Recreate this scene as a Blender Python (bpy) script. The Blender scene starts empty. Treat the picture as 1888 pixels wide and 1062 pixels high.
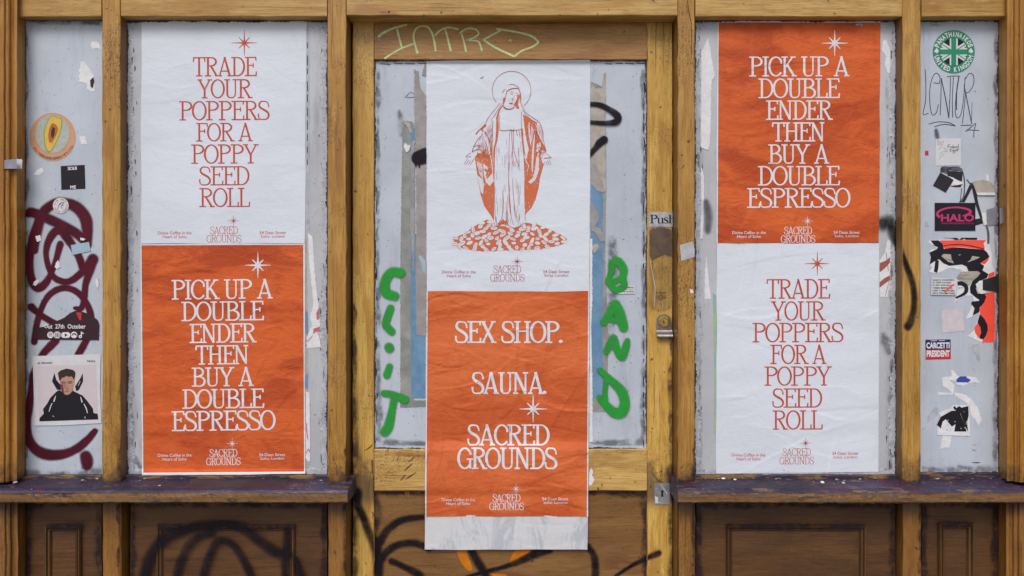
import bpy, bmesh, math, random
import numpy as np
from mathutils import Vector
from mathutils.geometry import tessellate_polygon

S = bpy.context.scene
# ------------------------------------------------------------------ camera / light
D = 2.2                       # camera to the face of the shop front (m)
K = 0.0014                    # metres per photo pixel on that face
W0, H0 = 1888, 1062
cam_d = bpy.data.cameras.new('camera'); cam = bpy.data.objects.new('camera', cam_d)
S.collection.objects.link(cam); S.camera = cam
cam.location = (0, -D, 0); cam.rotation_euler = (math.radians(90), 0, 0)
cam_d.sensor_width = 36; cam_d.lens = 36 * D / (W0 * K)
cam_d.clip_start = 0.05; cam_d.clip_end = 500
SUN_EL, SUN_AZ = math.radians(48), math.radians(-12)     # high in front of the facade, a little left
world = bpy.data.worlds.new('World'); S.world = world; world.use_nodes = True
wn = world.node_tree; wn.nodes.clear()
sky = wn.nodes.new('ShaderNodeTexSky'); sky.sky_type = 'NISHITA'; sky.sun_disc = False
sky.sun_elevation = SUN_EL; sky.sun_rotation = math.radians(192); sky.air_density = 1.0; sky.dust_density = 3.0
bg = wn.nodes.new('ShaderNodeBackground'); bg.inputs[1].default_value = 0.12
wo = wn.nodes.new('ShaderNodeOutputWorld')
wn.links.new(sky.outputs[0], bg.inputs[0]); wn.links.new(bg.outputs[0], wo.inputs[0])
sun_d = bpy.data.lights.new('sun', 'SUN'); sun = bpy.data.objects.new('sun', sun_d); S.collection.objects.link(sun)
sun_d.energy = 1.5; sun_d.angle = math.radians(26); sun_d.color = (1.0, 0.965, 0.92)
sd = Vector((math.sin(SUN_AZ) * math.cos(SUN_EL), -math.cos(SUN_AZ) * math.cos(SUN_EL), math.sin(SUN_EL)))
sun.rotation_euler = sd.to_track_quat('Z', 'Y').to_euler(); sun.location = sd * 10
S.view_settings.view_transform = 'Standard'; S.view_settings.look = 'None'
S.view_settings.gamma = 1; S.view_settings.use_curve_mapping = False
S.view_settings.exposure = 0.0
S.cycles.transparent_max_bounces = 16
S.cycles.max_bounces = 6

# ------------------------------------------------------------------ helpers
def W(px, py, y=0.0):
    """photo pixel on a real plane y metres behind the shop front's face -> point in the place"""
    f = (D + y) / D
    return ((px - 944) * K * f, y, (531 - py) * K * f)

def new_obj(name, verts, faces, mat, parent=None, origin=None, smooth=False, mats=None, fm=None):
    o0 = Vector(parent['_o']) if parent is not None and '_o' in parent.keys() else None
    org = Vector(origin) if origin is not None else (o0 if o0 is not None else Vector((0, 0, 0)))
    me = bpy.data.meshes.new(name)
    v = np.asarray(verts, dtype=float).reshape(-1, 3) - np.array(org)
    me.from_pydata(v.tolist(), [], faces)
    for m in (mats or [mat]): me.materials.append(m)
    if fm is not None: me.polygons.foreach_set('material_index', fm)
    if smooth: me.polygons.foreach_set('use_smooth', [True] * len(me.polygons))
    me.update()
    o = bpy.data.objects.new(name, me); S.collection.objects.link(o)
    if parent is not None:
        o.parent = parent; o.location = (0, 0, 0)
        if parent.type != 'EMPTY' or True:
            po = Vector(parent['_o']); o.location = org - po
    else:
        o.location = org
    o['_o'] = tuple(org)
    return o

def tag(o, label=None, cat=None, group=None, kind=None):
    if label: o['label'] = label
    if cat: o['category'] = cat
    if group: o['group'] = group
    if kind: o['kind'] = kind
    return o

def thing(name, label, cat, origin=(0, 0, 0), group=None):
    o = bpy.data.objects.new(name, None); S.collection.objects.link(o); o.empty_display_size = .05
    o.location = origin; o['_o'] = tuple(origin)
    return tag(o, label, cat, group)

def hashf(seed): return np.random.RandomState(abs(int(seed)) % 99991)

def waves(x, z, seed, scale, n=22, sx=1.0, sz=1.0):
    r = hashf(seed); out = np.zeros_like(x, dtype=float)
    for i in range(n):
        a = r.uniform(0, 2 * math.pi); f = scale * r.uniform(.5, 1.8)
        out += np.sin((x * sx * math.cos(a) + z * sz * math.sin(a)) * f + r.uniform(0, 6.28)) / (f / scale)
    return out / math.sqrt(n)

def interp_path(pts, smooth=True, step=1.5, closed=False):
    """Catmull-Rom through pts (any number of columns), resampled by arc length of the first two columns"""
    P = np.asarray(pts, dtype=float)
    if smooth and len(P) > 2:
        if closed: Q = np.vstack([P[-1], P, P[0], P[1]])
        else: Q = np.vstack([2 * P[0] - P[1], P, 2 * P[-1] - P[-2]])
        out = []; n = len(Q) - 3
        for i in range(n):
            p0, p1, p2, p3 = Q[i:i + 4]
            L = np.hypot(*(p2 - p1)[:2]); k = max(2, int(math.ceil(L / step)))
            for t in np.arange(k) / k:
                out.append(.5 * ((2 * p1) + (-p0 + p2) * t + (2 * p0 - 5 * p1 + 4 * p2 - p3) * t * t + (-p0 + 3 * p1 - 3 * p2 + p3) * t ** 3))
        if not closed: out.append(Q[-2])
        return np.array(out)
    out = []
    m = len(P) if closed else len(P) - 1
    for i in range(m):
        a, b = P[i], P[(i + 1) % len(P)]
        L = np.hypot(*(b - a)[:2]); k = max(1, int(math.ceil(L / step)))
        for t in np.arange(k) / k: out.append(a + (b - a) * t)
    if not closed: out.append(P[-1])
    return np.array(out)

class Print:
    """flat print collected in photo pixels and laid on a surface y = depth(px,py)"""
    def __init__(s): s.v = []; s.f = []; s.l = 0
    def ribbon(s, pts, w=None, smooth=True, step=3.0, closed=False):
        P = np.asarray(pts, float)
        if P.shape[1] == 2:
            P = np.column_stack([P, np.full(len(P), w if w is not None else 1.0)])
        Q = interp_path(P, smooth, step, closed)
        if len(Q) < 2: return
        c = Q[:, :2]
        if closed: t = np.roll(c, -1, 0) - np.roll(c, 1, 0)
        else:
            t = np.gradient(c, axis=0)
        t /= np.maximum(np.hypot(t[:, 0], t[:, 1]), 1e-9)[:, None]
        n = np.column_stack([-t[:, 1], t[:, 0]]); h = Q[:, 2:3] / 2
        b = len(s.v); z = s.l
        L = c + n * h; R = c - n * h
        for i in range(len(c)):
            s.v.append((L[i, 0], L[i, 1], z)); s.v.append((R[i, 0], R[i, 1], z))
        m = len(c) if closed else len(c) - 1
        for i in range(m):
            j = (i + 1) % len(c)
            s.f.append((b + 2 * i, b + 2 * i + 1, b + 2 * j + 1, b + 2 * j))
        s.l = (s.l + 1) % 9
    def poly(s, pts):
        P = [Vector((float(p[0]), float(p[1]), 0)) for p in pts]
        tr = tessellate_polygon([P]); b = len(s.v)
        for p in P: s.v.append((p.x, p.y, s.l))
        for t in tr: s.f.append(tuple(b + i for i in t))
        s.l = (s.l + 1) % 9
    def disc(s, cx, cy, rx, ry=None, rot=0, n=24):
        ry = rx if ry is None else ry; c, q = math.cos(rot), math.sin(rot)
        s.poly([(cx + rx * math.cos(a) * c - ry * math.sin(a) * q, cy + rx * math.cos(a) * q + ry * math.sin(a) * c)
                for a in np.linspace(0, 2 * math.pi, n, endpoint=False)])
    def rot(s, cx, cy, deg, i0=0):
        c, q = math.cos(math.radians(deg)), math.sin(math.radians(deg))
        for i in range(i0, len(s.v)):
            x, y, z = s.v[i]; x -= cx; y -= cy
            s.v[i] = (cx + x * c - y * q, cy + x * q + y * c, z)
    def refine(s, lim=8.0):
        out = []; stack = [f for f in s.f]; mid = {}
        while stack:
            f = stack.pop()
            if len(f) != 3: out.append(f); continue
            e = [(math.hypot(s.v[f[i]][0] - s.v[f[(i + 1) % 3]][0], s.v[f[i]][1] - s.v[f[(i + 1) % 3]][1]), i) for i in range(3)]
            L, i = max(e)
            if L <= lim: out.append(f); continue
            a, b, c = f[i], f[(i + 1) % 3], f[(i + 2) % 3]; k = (min(a, b), max(a, b))
            if k not in mid:
                p, q = s.v[a], s.v[b]; s.v.append(((p[0] + q[0]) / 2, (p[1] + q[1]) / 2, p[2])); mid[k] = len(s.v) - 1
            m = mid[k]; stack.append((a, m, c)); stack.append((m, b, c))
        s.f = out
    def build(s, name, mat, depth, parent, off=0.0003, label=None):
        if callable(depth): s.refine()
        V = np.array(s.v, float)
        if len(V) == 0: return None
        dep = depth(V[:, 0], V[:, 1]) if callable(depth) else np.full(len(V), float(depth))
        dep = dep - off - V[:, 2] * 0.000012
        f = (D + dep) / D
        P = np.column_stack([(V[:, 0] - 944) * K * f, dep, (531 - V[:, 1]) * K * f])
        # wind every face toward the street
        F = []
        for t in s.f:
            a, b, c = P[t[0]], P[t[1]], P[t[2]]
            ny = (b[2] - a[2]) * (c[0] - a[0]) - (b[0] - a[0]) * (c[2] - a[2])
            F.append(t if ny < 0 else tuple(reversed(t)))
        o = new_obj(name, P, F, mat, parent)
        if label: o['label'] = label
        return o

# ---- condensed slab serif alphabet, cap height 1
def glyphs(St, T):
    G = {}
    def ell(cx, cy, rx, ry, a0, a1, n=20, thick=None, thin=None):
        thick = thick or St; thin = thin or T
        out = []
        for a in np.linspace(math.radians(a0), math.radians(a1), n):
            out.append((cx + rx * math.cos(a), cy + ry * math.sin(a), thin + (thick - thin) * abs(math.cos(a)) ** 1.3))
        return out
    def stem(x, a=0., b=1.): return ([(x, a + T * .4, St), (x, b - T * .4, St)], False)
    def ser(x, y, l=.11, r=None):
        r = l if r is None else r; yy = T / 2 if y == 0 else 1 - T / 2
        return ([(x - l, yy, T * 1.0), (x + r, yy, T * 1.0)], False)
    def line(*p, w=T): return ([(q[0], q[1], w) for q in p], False)
    h = T / 2
    G['A'] = (.60, [line((.08, 0.02), (.30, .985), w=T * 1.15), line((.285, 1.0), (.50, .02), w=St * 1.05), line((.15, .27), (.44, .27)), ser(.08, 0, .08, .10), ser(.51, 0, .11, .09)])
    G['B'] = (.56, [stem(.14), ser(.14, 0, .13), ser(.14, 1, .13), line((.14, 1 - h), (.28, 1 - h)), (ell(.28, .76, .17, .24 - h, 90, -90), True), line((.14, .52), (.28, .52)), (ell(.29, .27, .22, .25, 90, -90), True), line((.14, h), (.29, h))])
    G['C'] = (.54, [(ell(.30, .5, .25, .5 - h, 38, 322, 30), True), line((.50, .80), (.505, .63), w=T * 1.3)])
    G['D'] = (.60, [stem(.14), ser(.14, 0, .13), ser(.14, 1, .13), line((.14, 1 - h), (.26, 1 - h)), (ell(.26, .5, .28, .5 - h, 90, -90, 24), True), line((.14, h), (.26, h))])
    G['E'] = (.52, [stem(.14), ser(.14, 0, .13), ser(.14, 1, .13), line((.14, 1 - h), (.46, 1 - h)), line((.46, 1), (.475, .80), w=T * 1.1), line((.14, .56), (.35, .56)), line((.36, .67), (.36, .45), w=T), line((.14, h), (.47, h)), line((.47, 0), (.49, .24), w=T * 1.15)])
    G['F'] = (.50, [stem(.14), ser(.14, 0, .13), ser(.14, 1, .13), line((.14, 1 - h), (.46, 1 - h)), line((.46, 1), (.475, .78), w=T * 1.1), line((.14, .56), (.35, .56)), line((.36, .67), (.36, .45), w=T)])
    G['G'] = (.58, [(ell(.29, .5, .24, .5 - h, 40, 330, 30), True), line((.50, .80), (.505, .66), w=T * 1.3), line((.49, .46), (.49, .03), w=St * .8), line((.36, .46), (.60, .46))])
    G['H'] = (.64, [stem(.14), stem(.50), ser(.14, 0, .12), ser(.14, 1, .12), ser(.50, 0, .12), ser(.50, 1, .12), line((.14, .54), (.50, .54))])
    G['I'] = (.28, [stem(.14), ser(.14, 0, .12), ser(.14, 1, .12)])
    G['K'] = (.58, [stem(.14), ser(.14, 0, .12), ser(.14, 1, .12), line((.15, .42), (.44, .97), w=T * 1.15), line((.24, .58), (.50, .02), w=St), ser(.46, 1, .10), ser(.51, 0, .10)])
    G['L'] = (.48, [stem(.14), ser(.14, 0, .13), ser(.14, 1, .12), line((.14, h), (.44, h)), line((.44, 0), (.46, .26), w=T * 1.15)])
    G['N'] = (.64, [line((.12, .02), (.12, .98), w=T * 1.2), line((.12, .98), (.50, .03), w=St * 1.05), line((.50, .0), (.50, .98), w=T * 1.2), ser(.12, 0, .10), ser(.10, 1, .10, .06), ser(.50, 1, .10)])
    G['O'] = (.58, [(ell(.29, .5, .25, .5 - h, 0, 360, 33)[:-1], 'c')])
    G['P'] = (.54, [stem(.14), ser(.14, 0, .13), ser(.14, 1, .13), line((.14, 1 - h), (.26, 1 - h)), (ell(.26, .75, .22, .25 - h, 90, -90), True), line((.14, .50 + h), (.26, .50 + h))])
    G['R'] = (.58, [stem(.14), ser(.14, 0, .13), ser(.14, 1, .13), line((.14, 1 - h), (.27, 1 - h)), (ell(.27, .76, .20, .24 - h, 90, -90), True), line((.14, .52 + h), (.27, .52 + h)), line((.26, .54), (.49, .03), w=St), ser(.50, 0, .08, .11)])
    G['S'] = (.50, [([(.445, .68, T * 1.2), (.435, .80, T), (.38, .93, T), (.26, 1 - h, T), (.13, .94, St * .7), (.075, .80, St * .95), (.11, .66, St), (.22, .56, St * 1.05), (.36, .45, St * 1.05), (.435, .33, St), (.44, .18, St * .95), (.36, .05, St * .7), (.25, h, T), (.12, .04, T), (.055, .14, T), (.045, .33, T * 1.3)], True)])
    G['T'] = (.54, [stem(.27), ser(.27, 0, .13), line((.04, 1 - h), (.50, 1 - h)), line((.05, 1), (.03, .76), w=T * 1.1), line((.49, 1), (.51, .76), w=T * 1.1)])
    G['U'] = (.60, [([(.14, .97, St), (.14, .30, St), (.16, .13, St * .9), (.22, .04, St * .6), (.30, h, T), (.39, .05, T), (.45, .14, T), (.47, .30, T * 1.1), (.47, .97, T * 1.1)], True), ser(.14, 1, .12), ser(.47, 1, .11)])
    G['X'] = (.58, [line((.09, .98), (.48, .02), w=St * 1.05), line((.47, .98), (.09, .02), w=T * 1.2), ser(.10, 1, .10), ser(.47, 1, .09), ser(.09, 0, .09), ser(.49, 0, .10)])
    G['Y'] = (.58, [line((.08, .98), (.29, .45), w=St), line((.50, .98), (.29, .45), w=T * 1.2), ([(.29, .47, St), (.29, .02, St)], False), ser(.09, 1, .10), ser(.50, 1, .10), ser(.29, 0, .12)])
    G['.'] = (.20, [('dot', .08, .075, .075)])
    G[' '] = (.26, [])
    # lower case for the push plate
    G['u'] = (.52, [([(.12, .62, St), (.12, .18, St), (.16, .05, St * .7), (.24, h, T), (.34, .08, T), (.39, .16, T)], True), line((.40, .64), (.40, .02), w=St), ser(.42, 0, .03, .09), line((.02, .63), (.12, .63)), line((.30, .63), (.40, .63))])
    G['s'] = (.38, [([(.30, .50, T), (.27, .62, T), (.18, .66, T), (.08, .60, St * .6), (.07, .48, St * .8), (.16, .38, St), (.27, .28, St), (.31, .16, St * .8), (.25, .05, T * 1.3), (.15, h, T), (.06, .06, T), (.04, .19, T * 1.2)], True)])
    G['h'] = (.54, [stem(.13), ser(.13, 0, .11), line((.02, 1 - h), (.13, 1 - h)), ([(.14, .5, T), (.22, .62, T), (.31, .66, T * 1.4), (.39, .58, St * .9), (.40, .46, St), (.40, .03, St)], True), ser(.41, 0, .11)])
    return G
GL = {}
def serif_text(pr, text, x0, x1, yt, yb, St=.10, T=.052, rot=0, track=-.045, step=3.0):
    key = (St, T)
    if key not in GL: GL[key] = glyphs(St, T)
    G = GL[key]; h = yb - yt
    tot = sum(G[c][0] + track for c in text) - track
    adv = 0; i0 = len(pr.v)
    sx = (x1 - x0) / tot
    wf = 1.0
    for c in text:
        w, st = G[c]
        for q in st:
            if q[0] == 'dot':
                pr.disc(x0 + (adv + q[1]) * sx, yb - q[2] * h, q[3] * sx, q[3] * h, n=14); continue
            pts, sm = q
            P = [(x0 + (adv + a) * sx, yb - b * h, wd * h * wf) for a, b, wd in pts]
            pr.ribbon(P, smooth=bool(sm), step=step, closed=(sm == 'c'))
        adv += w + track
    if rot: pr.rot((x0 + x1) / 2, (yt + yb) / 2, rot, i0)

_tc = {}
def sans_tris(text, bold=0.0):
    k = (text, bold)
    if k not in _tc:
        cu = bpy.data.curves.new('t', 'FONT'); cu.body = text; cu.size = 1; cu.offset = bold; cu.resolution_u = 3
        ob = bpy.data.objects.new('t', cu); S.collection.objects.link(ob)
        bpy.context.view_layer.update()
        me = ob.evaluated_get(bpy.context.evaluated_depsgraph_get()).to_mesh()
        v = [tuple(q.co)[:2] for q in me.vertices]; f = [tuple(p.vertices) for p in me.polygons]
        ob.evaluated_get(bpy.context.evaluated_depsgraph_get()).to_mesh_clear()
        bpy.data.objects.remove(ob); bpy.data.curves.remove(cu)
        _tc[k] = (np.array(v), f)
    return _tc[k]
def sans(pr, text, x0, x1, yt, yb, bold=0.0, rot=0):
    V, F = sans_tris(text, bold)
    if len(V) == 0: return
    mn, mx = V.min(0), V.max(0)
    b = len(pr.v); i0 = b
    for p in V:
        pr.v.append((x0 + (p[0] - mn[0]) / (mx[0] - mn[0]) * (x1 - x0), yb - (p[1] - mn[1]) / (mx[1] - mn[1]) * (yb - yt), pr.l))
    for t in F: pr.f.append(tuple(b + i for i in t))
    pr.l = (pr.l + 1) % 9
    if rot: pr.rot((x0 + x1) / 2, (yt + yb) / 2, rot, i0)

def star(pr, cx, cy, r, fat=1.0):
    """eight pointed star: long upright and level arms, short diagonals, round heart"""
    for k in range(8):
        a = k * math.pi / 4; R = r * (1.0 if k % 2 == 0 else .60)
        w0 = r * .17 * fat; w1 = r * .028 * fat if k % 2 == 0 else r * .05 * fat
        pr.ribbon([(cx, cy, w0), (cx + .35 * R * math.cos(a), cy + .35 * R * math.sin(a), w0 * .55), (cx + R * math.cos(a), cy + R * math.sin(a), w1)], smooth=False, step=r * .3)
    pr.disc(cx, cy, r * .185 * fat, n=14)

# ------------------------------------------------------------------ materials
class NT:
    def __init__(s, name):
        s.m = bpy.data.materials.new(name); s.m.use_nodes = True
        s.t = s.m.node_tree; s.t.nodes.clear()
        s.out = s.n('ShaderNodeOutputMaterial'); s.b = s.n('ShaderNodeBsdfPrincipled')
        s.t.links.new(s.b.outputs[0], s.out.inputs[0])
    def n(s, t, **k):
        x = s.t.nodes.new(t)
        for a, b in k.items(): setattr(x, a, b)
        return x
    def l(s, a, b): s.t.links.new(a, b)
    def pos(s, scale=(1, 1, 1), rnd=True):
        g = s.n('ShaderNodeNewGeometry'); src = g.outputs['Position']
        if rnd:
            oi = s.n('ShaderNodeObjectInfo'); m = s.n('ShaderNodeVectorMath', operation='MULTIPLY_ADD')
            c = s.n('ShaderNodeCombineXYZ')
            for i in range(3): s.l(oi.outputs['Random'], c.inputs[i])
            s.l(c.outputs[0], m.inputs[0]); m.inputs[1].default_value = (7.3, 3.1, 11.7); s.l(src, m.inputs[2]); src = m.outputs[0]
        mp = s.n('ShaderNodeMapping'); mp.inputs['Scale'].default_value = scale; s.l(src, mp.inputs['Vector']); return mp.outputs[0]
    def noise(s, vec, scale, detail=4, rough=.55, dist=0):
        x = s.n('ShaderNodeTexNoise'); x.inputs['Scale'].default_value = scale; x.inputs['Detail'].default_value = detail
        x.inputs['Roughness'].default_value = rough; x.inputs['Distortion'].default_value = dist; s.l(vec, x.inputs['Vector']); return x.outputs['Fac']
    def ramp(s, f, a, b, lo=0., hi=1.):
        x = s.n('ShaderNodeMapRange', interpolation_type='SMOOTHSTEP')
        s.l(f, x.inputs[0]); x.inputs[1].default_value = a; x.inputs[2].default_value = b; x.inputs[3].default_value = lo; x.inputs[4].default_value = hi
        return x.outputs[0]
    def mix(s, f, a, b, mode='MIX'):
        x = s.n('ShaderNodeMix', data_type='RGBA', blend_type=mode)
        for sk, v in ((x.inputs[0], f), (x.inputs[6], a), (x.inputs[7], b)):
            if isinstance(v, (int, float)): sk.default_value = v
            elif isinstance(v, tuple): sk.default_value = (*v[:3], 1)
            else: s.l(v, sk)
        return x.outputs[2]
    def math(s, op, a, b=None):
        x = s.n('ShaderNodeMath', operation=op)
        for i, v in enumerate((a, b)):
            if v is None: continue
            if isinstance(v, (int, float)): x.inputs[i].default_value = v
            else: s.l(v, x.inputs[i])
        return x.outputs[0]
    def col(s, c):
        if isinstance(c, tuple): s.b.inputs['Base Color'].default_value = (*c[:3], 1)
        else: s.l(c, s.b.inputs['Base Color'])
    def bump(s, h, dist, strength=1.0, prev=None):
        x = s.n('ShaderNodeBump'); x.inputs['Distance'].default_value = dist; x.inputs['Strength'].default_value = strength
        s.l(h, x.inputs['Height'])
        if prev is not None: s.l(prev, x.inputs['Normal'])
        s.l(x.outputs[0], s.b.inputs['Normal']); return x.outputs[0]
    def rough(s, v):
        if isinstance(v, (int, float)): s.b.inputs['Roughness'].default_value = v
        else: s.l(v, s.b.inputs['Roughness'])

GRIME = (.018, .012, .022)
def wood(name, axis, c0, c1, c2, fleck=.6, grime=0.0, rough=.42, sill_z=-.50, sheen=.5):
    n = NT(name)
    sc = {'v': (1, 1, .07), 'h': (.07, 1, 1)}[axis]
    p = n.pos(sc); q = n.pos()
    st = n.noise(p, 85, 6, .68, .7); fine = n.noise(p, 320, 3, .65)
    big = n.noise(q, 3.2, 3, .5); mid = n.noise(n.pos({'v': (1, 1, .25), 'h': (.25, 1, 1)}[axis]), 11, 4, .6, .8)
    c = n.mix(n.ramp(st, .34, .66), c0, c1)
    c = n.mix(n.math('MULTIPLY', n.ramp(mid, .42, .68), .75), c, c2)
    c = n.mix(n.math('MULTIPLY', n.ramp(fine, .50, .66), .50), c, (c0[0] * .50, c0[1] * .42, c0[2] * .35))
    lnz = n.noise(n.pos({'v': (1, 1, .02), 'h': (.02, 1, 1)}[axis]), 150, 3, .6, .3)
    c = n.mix(n.math('MULTIPLY', n.ramp(lnz, .60, .68), n.ramp(mid, .35, .6, .25, .8)), c, (c2[0] * .42, c2[1] * .38, c2[2] * .4))
    c = n.mix(n.math('MULTIPLY', n.ramp(lnz, .40, .34), .35), c, (min(1, c1[0] * 1.15), c1[1] * 1.2, c1[2] * 1.3))
    ru = n.ramp(n.noise(n.pos({'v': (1, 1, .22), 'h': (.22, 1, 1)}[axis]), 16, 5, .65, .6), .54, .66)
    c = n.mix(n.math('MULTIPLY', ru, .55), c, (c2[0] * .72, c2[1] * .56, c2[2] * .6))
    oi = n.n('ShaderNodeObjectInfo'); tone = n.ramp(oi.outputs['Random'], 0, 1, .0, .22)
    c = n.mix(tone, c, (c2[0] * .85, c2[1] * .70, c2[2] * .8))
    nh = n.n('ShaderNodeTexVoronoi'); nh.inputs['Scale'].default_value = 9; n.l(n.pos(), nh.inputs['Vector'])
    c = n.mix(n.ramp(nh.outputs['Distance'], .022, .014), c, (.03, .018, .012))
    # worn, crazed varnish: small dark flecks in patches
    fl = n.noise(n.pos({'v': (1, 1, .45), 'h': (.45, 1, 1)}[axis]), 330, 2, .6, 1.2)
    patch = n.ramp(n.noise(q, 5.5, 2, .5), .45, .62)
    f = n.math('MULTIPLY', n.ramp(fl, .52, .60), n.math('MULTIPLY', patch, min(1, fleck * 1.4)))
    c = n.mix(f, c, (.09, .045, .014))
    # dents, nicks and grime spots
    sp = n.noise(q, 62, 2, .5)
    c = n.mix(n.math('MULTIPLY', n.ramp(sp, .70, .75), .8), c, (.05, .028, .018))
    dirt = n.noise(n.pos({'v': (1, 1, .3), 'h': (.3, 1, 1)}[axis]), 7, 6, .7, .5)
    c = n.mix(n.math('MULTIPLY', n.ramp(dirt, .52, .78), .16 + grime), c, (.07, .038, .016))
    if grime > 0:
        g = n.n('ShaderNodeNewGeometry'); x = n.n('ShaderNodeSeparateXYZ'); n.l(g.outputs['Position'], x.inputs[0])
        zz = n.math('ADD', x.outputs[2], n.math('MULTIPLY', n.noise(q, 26, 5, .7), .22))
        k = n.ramp(zz, sill_z + .09, sill_z + .17, 1, 0)
        k2 = n.ramp(x.outputs[2], sill_z - .10, sill_z - .05, 0, 1)
        c = n.mix(n.math('MULTIPLY', n.math('MULTIPLY', k, k2), .7), c, GRIME)
    n.col(c)
    n.rough(n.ramp(dirt, .3, .8, rough - .08, rough + .25))
    n.b.inputs['Specular IOR Level'].default_value = sheen
    b = n.bump(st, .0008, .5); n.bump(fl, .0007, .7, b)
    return n.m
OC0, OC1, OC2 = (.41, .205, .034), (.56, .32, .072), (.35, .165, .022)
M = {}
M['wood_v'] = wood('golden_woodgrain_upright', 'v', OC0, OC1, OC2, grime=.12)
M['wood_h'] = wood('golden_woodgrain_level', 'h', (.46, .265, .062), (.60, .39, .125), (.38, .19, .03), fleck=.15)
M['wood_case'] = wood('golden_woodgrain_casing', 'v', (.40, .18, .024), (.50, .25, .042), (.34, .14, .018), fleck=.25, grime=.06, rough=.34)
M['door_v'] = wood('door_woodgrain_upright', 'v', (.59, .34, .065), (.74, .49, .125), (.48, .26, .036), fleck=.4, grime=.1)
M['door_h'] = wood('door_woodgrain_level', 'h', (.37, .185, .045), (.48, .27, .08), (.33, .15, .03), fleck=.3)
M['door_l'] = wood('door_lower_rail_woodgrain', 'h', (.56, .34, .092), (.70, .47, .155), (.46, .26, .06), fleck=.5)
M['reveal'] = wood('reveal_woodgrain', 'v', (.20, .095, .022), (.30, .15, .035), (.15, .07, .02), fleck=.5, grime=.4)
M['panel'] = wood('brown_panel_woodgrain', 'h', (.104, .042, .009), (.142, .060, .013), (.072, .028, .008), fleck=.35, rough=.5)
M['panel_d'] = wood('door_panel_woodgrain', 'h', (.22, .102, .024), (.285, .145, .038), (.17, .075, .019), fleck=.35, rough=.5)
M['panel_v'] = wood('brown_moulding_woodgrain', 'v', (.10, .045, .014), (.15, .07, .02), (.07, .034, .014), fleck=.3, rough=.35)
M['lower_v'] = wood('lower_post_woodgrain', 'v', (.275, .118, .018), (.355, .165, .030), (.20, .085, .015), fleck=.5, grime=.2)  # grained browns darkened so the lower timber carries the light's falloff toward the ground

def flat(name, c, rough=.6, var=.0, scale=30, spec=.4, bump=0, c2=None):
    n = NT(name)
    if var or c2:
        c2 = c2 or tuple(x * (1 - var) for x in c)
        n.col(n.mix(n.ramp(n.noise(n.pos(), scale, 5, .6), .35, .7), c, c2))
    else: n.col(c)
    if bump: n.bump(n.noise(n.pos(), scale * 2, 4, .6), bump, .8)
    n.rough(rough); n.b.inputs['Specular IOR Level'].default_value = spec
    return n.m

def pane_mat(name, base, dark, warm, streak=.5):
    n = NT(name); q = n.pos()
    big = n.noise(q, 4, 5, .6, .4); st = n.noise(n.pos((1, 1, .15)), 22, 5, .7)
    c = n.mix(n.ramp(big, .3, .7), base, tuple(x * .82 for x in base))
    c = n.mix(n.math('MULTIPLY', n.ramp(st, .5, .78), streak), c, dark)
    c = n.mix(n.math('MULTIPLY', n.ramp(n.noise(q, 15, 6, .75), .56, .72), .4), c, warm)
    c = n.mix(n.math('MULTIPLY', n.ramp(n.noise(q, 150, 2, .5), .70, .75), .7), c, (.10, .09, .10))
    sm = n.noise(n.pos((1, 1, .5)), 45, 6, .8, .6)
    c = n.mix(n.math('MULTIPLY', n.ramp(sm, .57, .70), .5), c, tuple(x * .6 for x in base))
    n.col(c); n.rough(n.ramp(big, .3, .7, .28, .5)); n.bump(sm, .0006, .6)
    n.b.inputs['Specular IOR Level'].default_value = .35
    return n.m
M['pane'] = pane_mat('blue_grey_whitewashed_glass', (.54, .595, .685), (.36, .40, .47), (.60, .63, .66), .7)
M['pane_grey'] = pane_mat('grey_whitewashed_glass', (.53, .55, .59), (.30, .31, .34), (.53, .54, .55), .8)
M['residue'] = flat('pale_paste_residue', (.48, .51, .57), .6, .3, 40, bump=.0005)
M['grime'] = flat('black_grime', (.022, .016, .028), .6, .4, 60, bump=.001)
M['putty'] = flat('dark_putty', (.035, .026, .04), .55, c2=(.09, .07, .085), scale=50, bump=.0016)
M['seam'] = flat('dark_seam', (.012, .009, .010), .9)
M['chip'] = flat('grey_black_chips', (.035, .033, .045), .7, c2=(.14, .14, .17), scale=70)

def paper_mat(name, base, blot, blot_amt, rough=.62, streak=None, fine=.2, bd=.0042):
    n = NT(name); q = n.pos()
    a = n.noise(n.pos((.6, 1, 1.6)), 6, 6, .62, .7); b = n.noise(n.pos((.25, 1, 1)), 28, 5, .7)
    c = n.mix(n.math('MULTIPLY', n.ramp(a, .44, .64), blot_amt), base, blot)
    a2 = n.noise(n.pos((.7, 1, 1.5)), 17, 6, .68, 1.2); c = n.mix(n.math('MULTIPLY', n.ramp(a2, .50, .70), blot_amt * .55), c, blot)
    c = n.mix(n.math('MULTIPLY', n.ramp(b, .45, .75), fine), c, tuple(x * .78 for x in base))
    c = n.mix(n.math('MULTIPLY', n.ramp(n.noise(n.pos((1, 1, .2)), 40, 4, .7), .55, .8), fine * .8), c, tuple(min(1, x * 1.12 + .02) for x in base))
    if streak: c = n.mix(n.math('MULTIPLY', n.ramp(n.noise(n.pos((1, 1, .35)), 14, 6, .75, .8), .50, .60), .8), c, streak)
    n.col(c); n.rough(rough); n.b.inputs['Specular IOR Level'].default_value = .3
    h = n.noise(n.pos((1, 1, 1.7)), 24, 6, .60, 2.2); b = n.bump(h, bd, .6); n.bump(n.noise(n.pos((.5, 1, 1.3)), 120, 3, .6), .0005, .6, b)
    return n.m
ORG = (.68, .125, .026); WHT = (.705, .75, .83)
M['paper_w'] = paper_mat('white_poster_paper', WHT, (.64, .675, .75), .6, fine=.10, bd=.0014)
M['paper_o'] = paper_mat('orange_poster_paper', ORG, (.42, .055, .012), .85, fine=.34)
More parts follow.
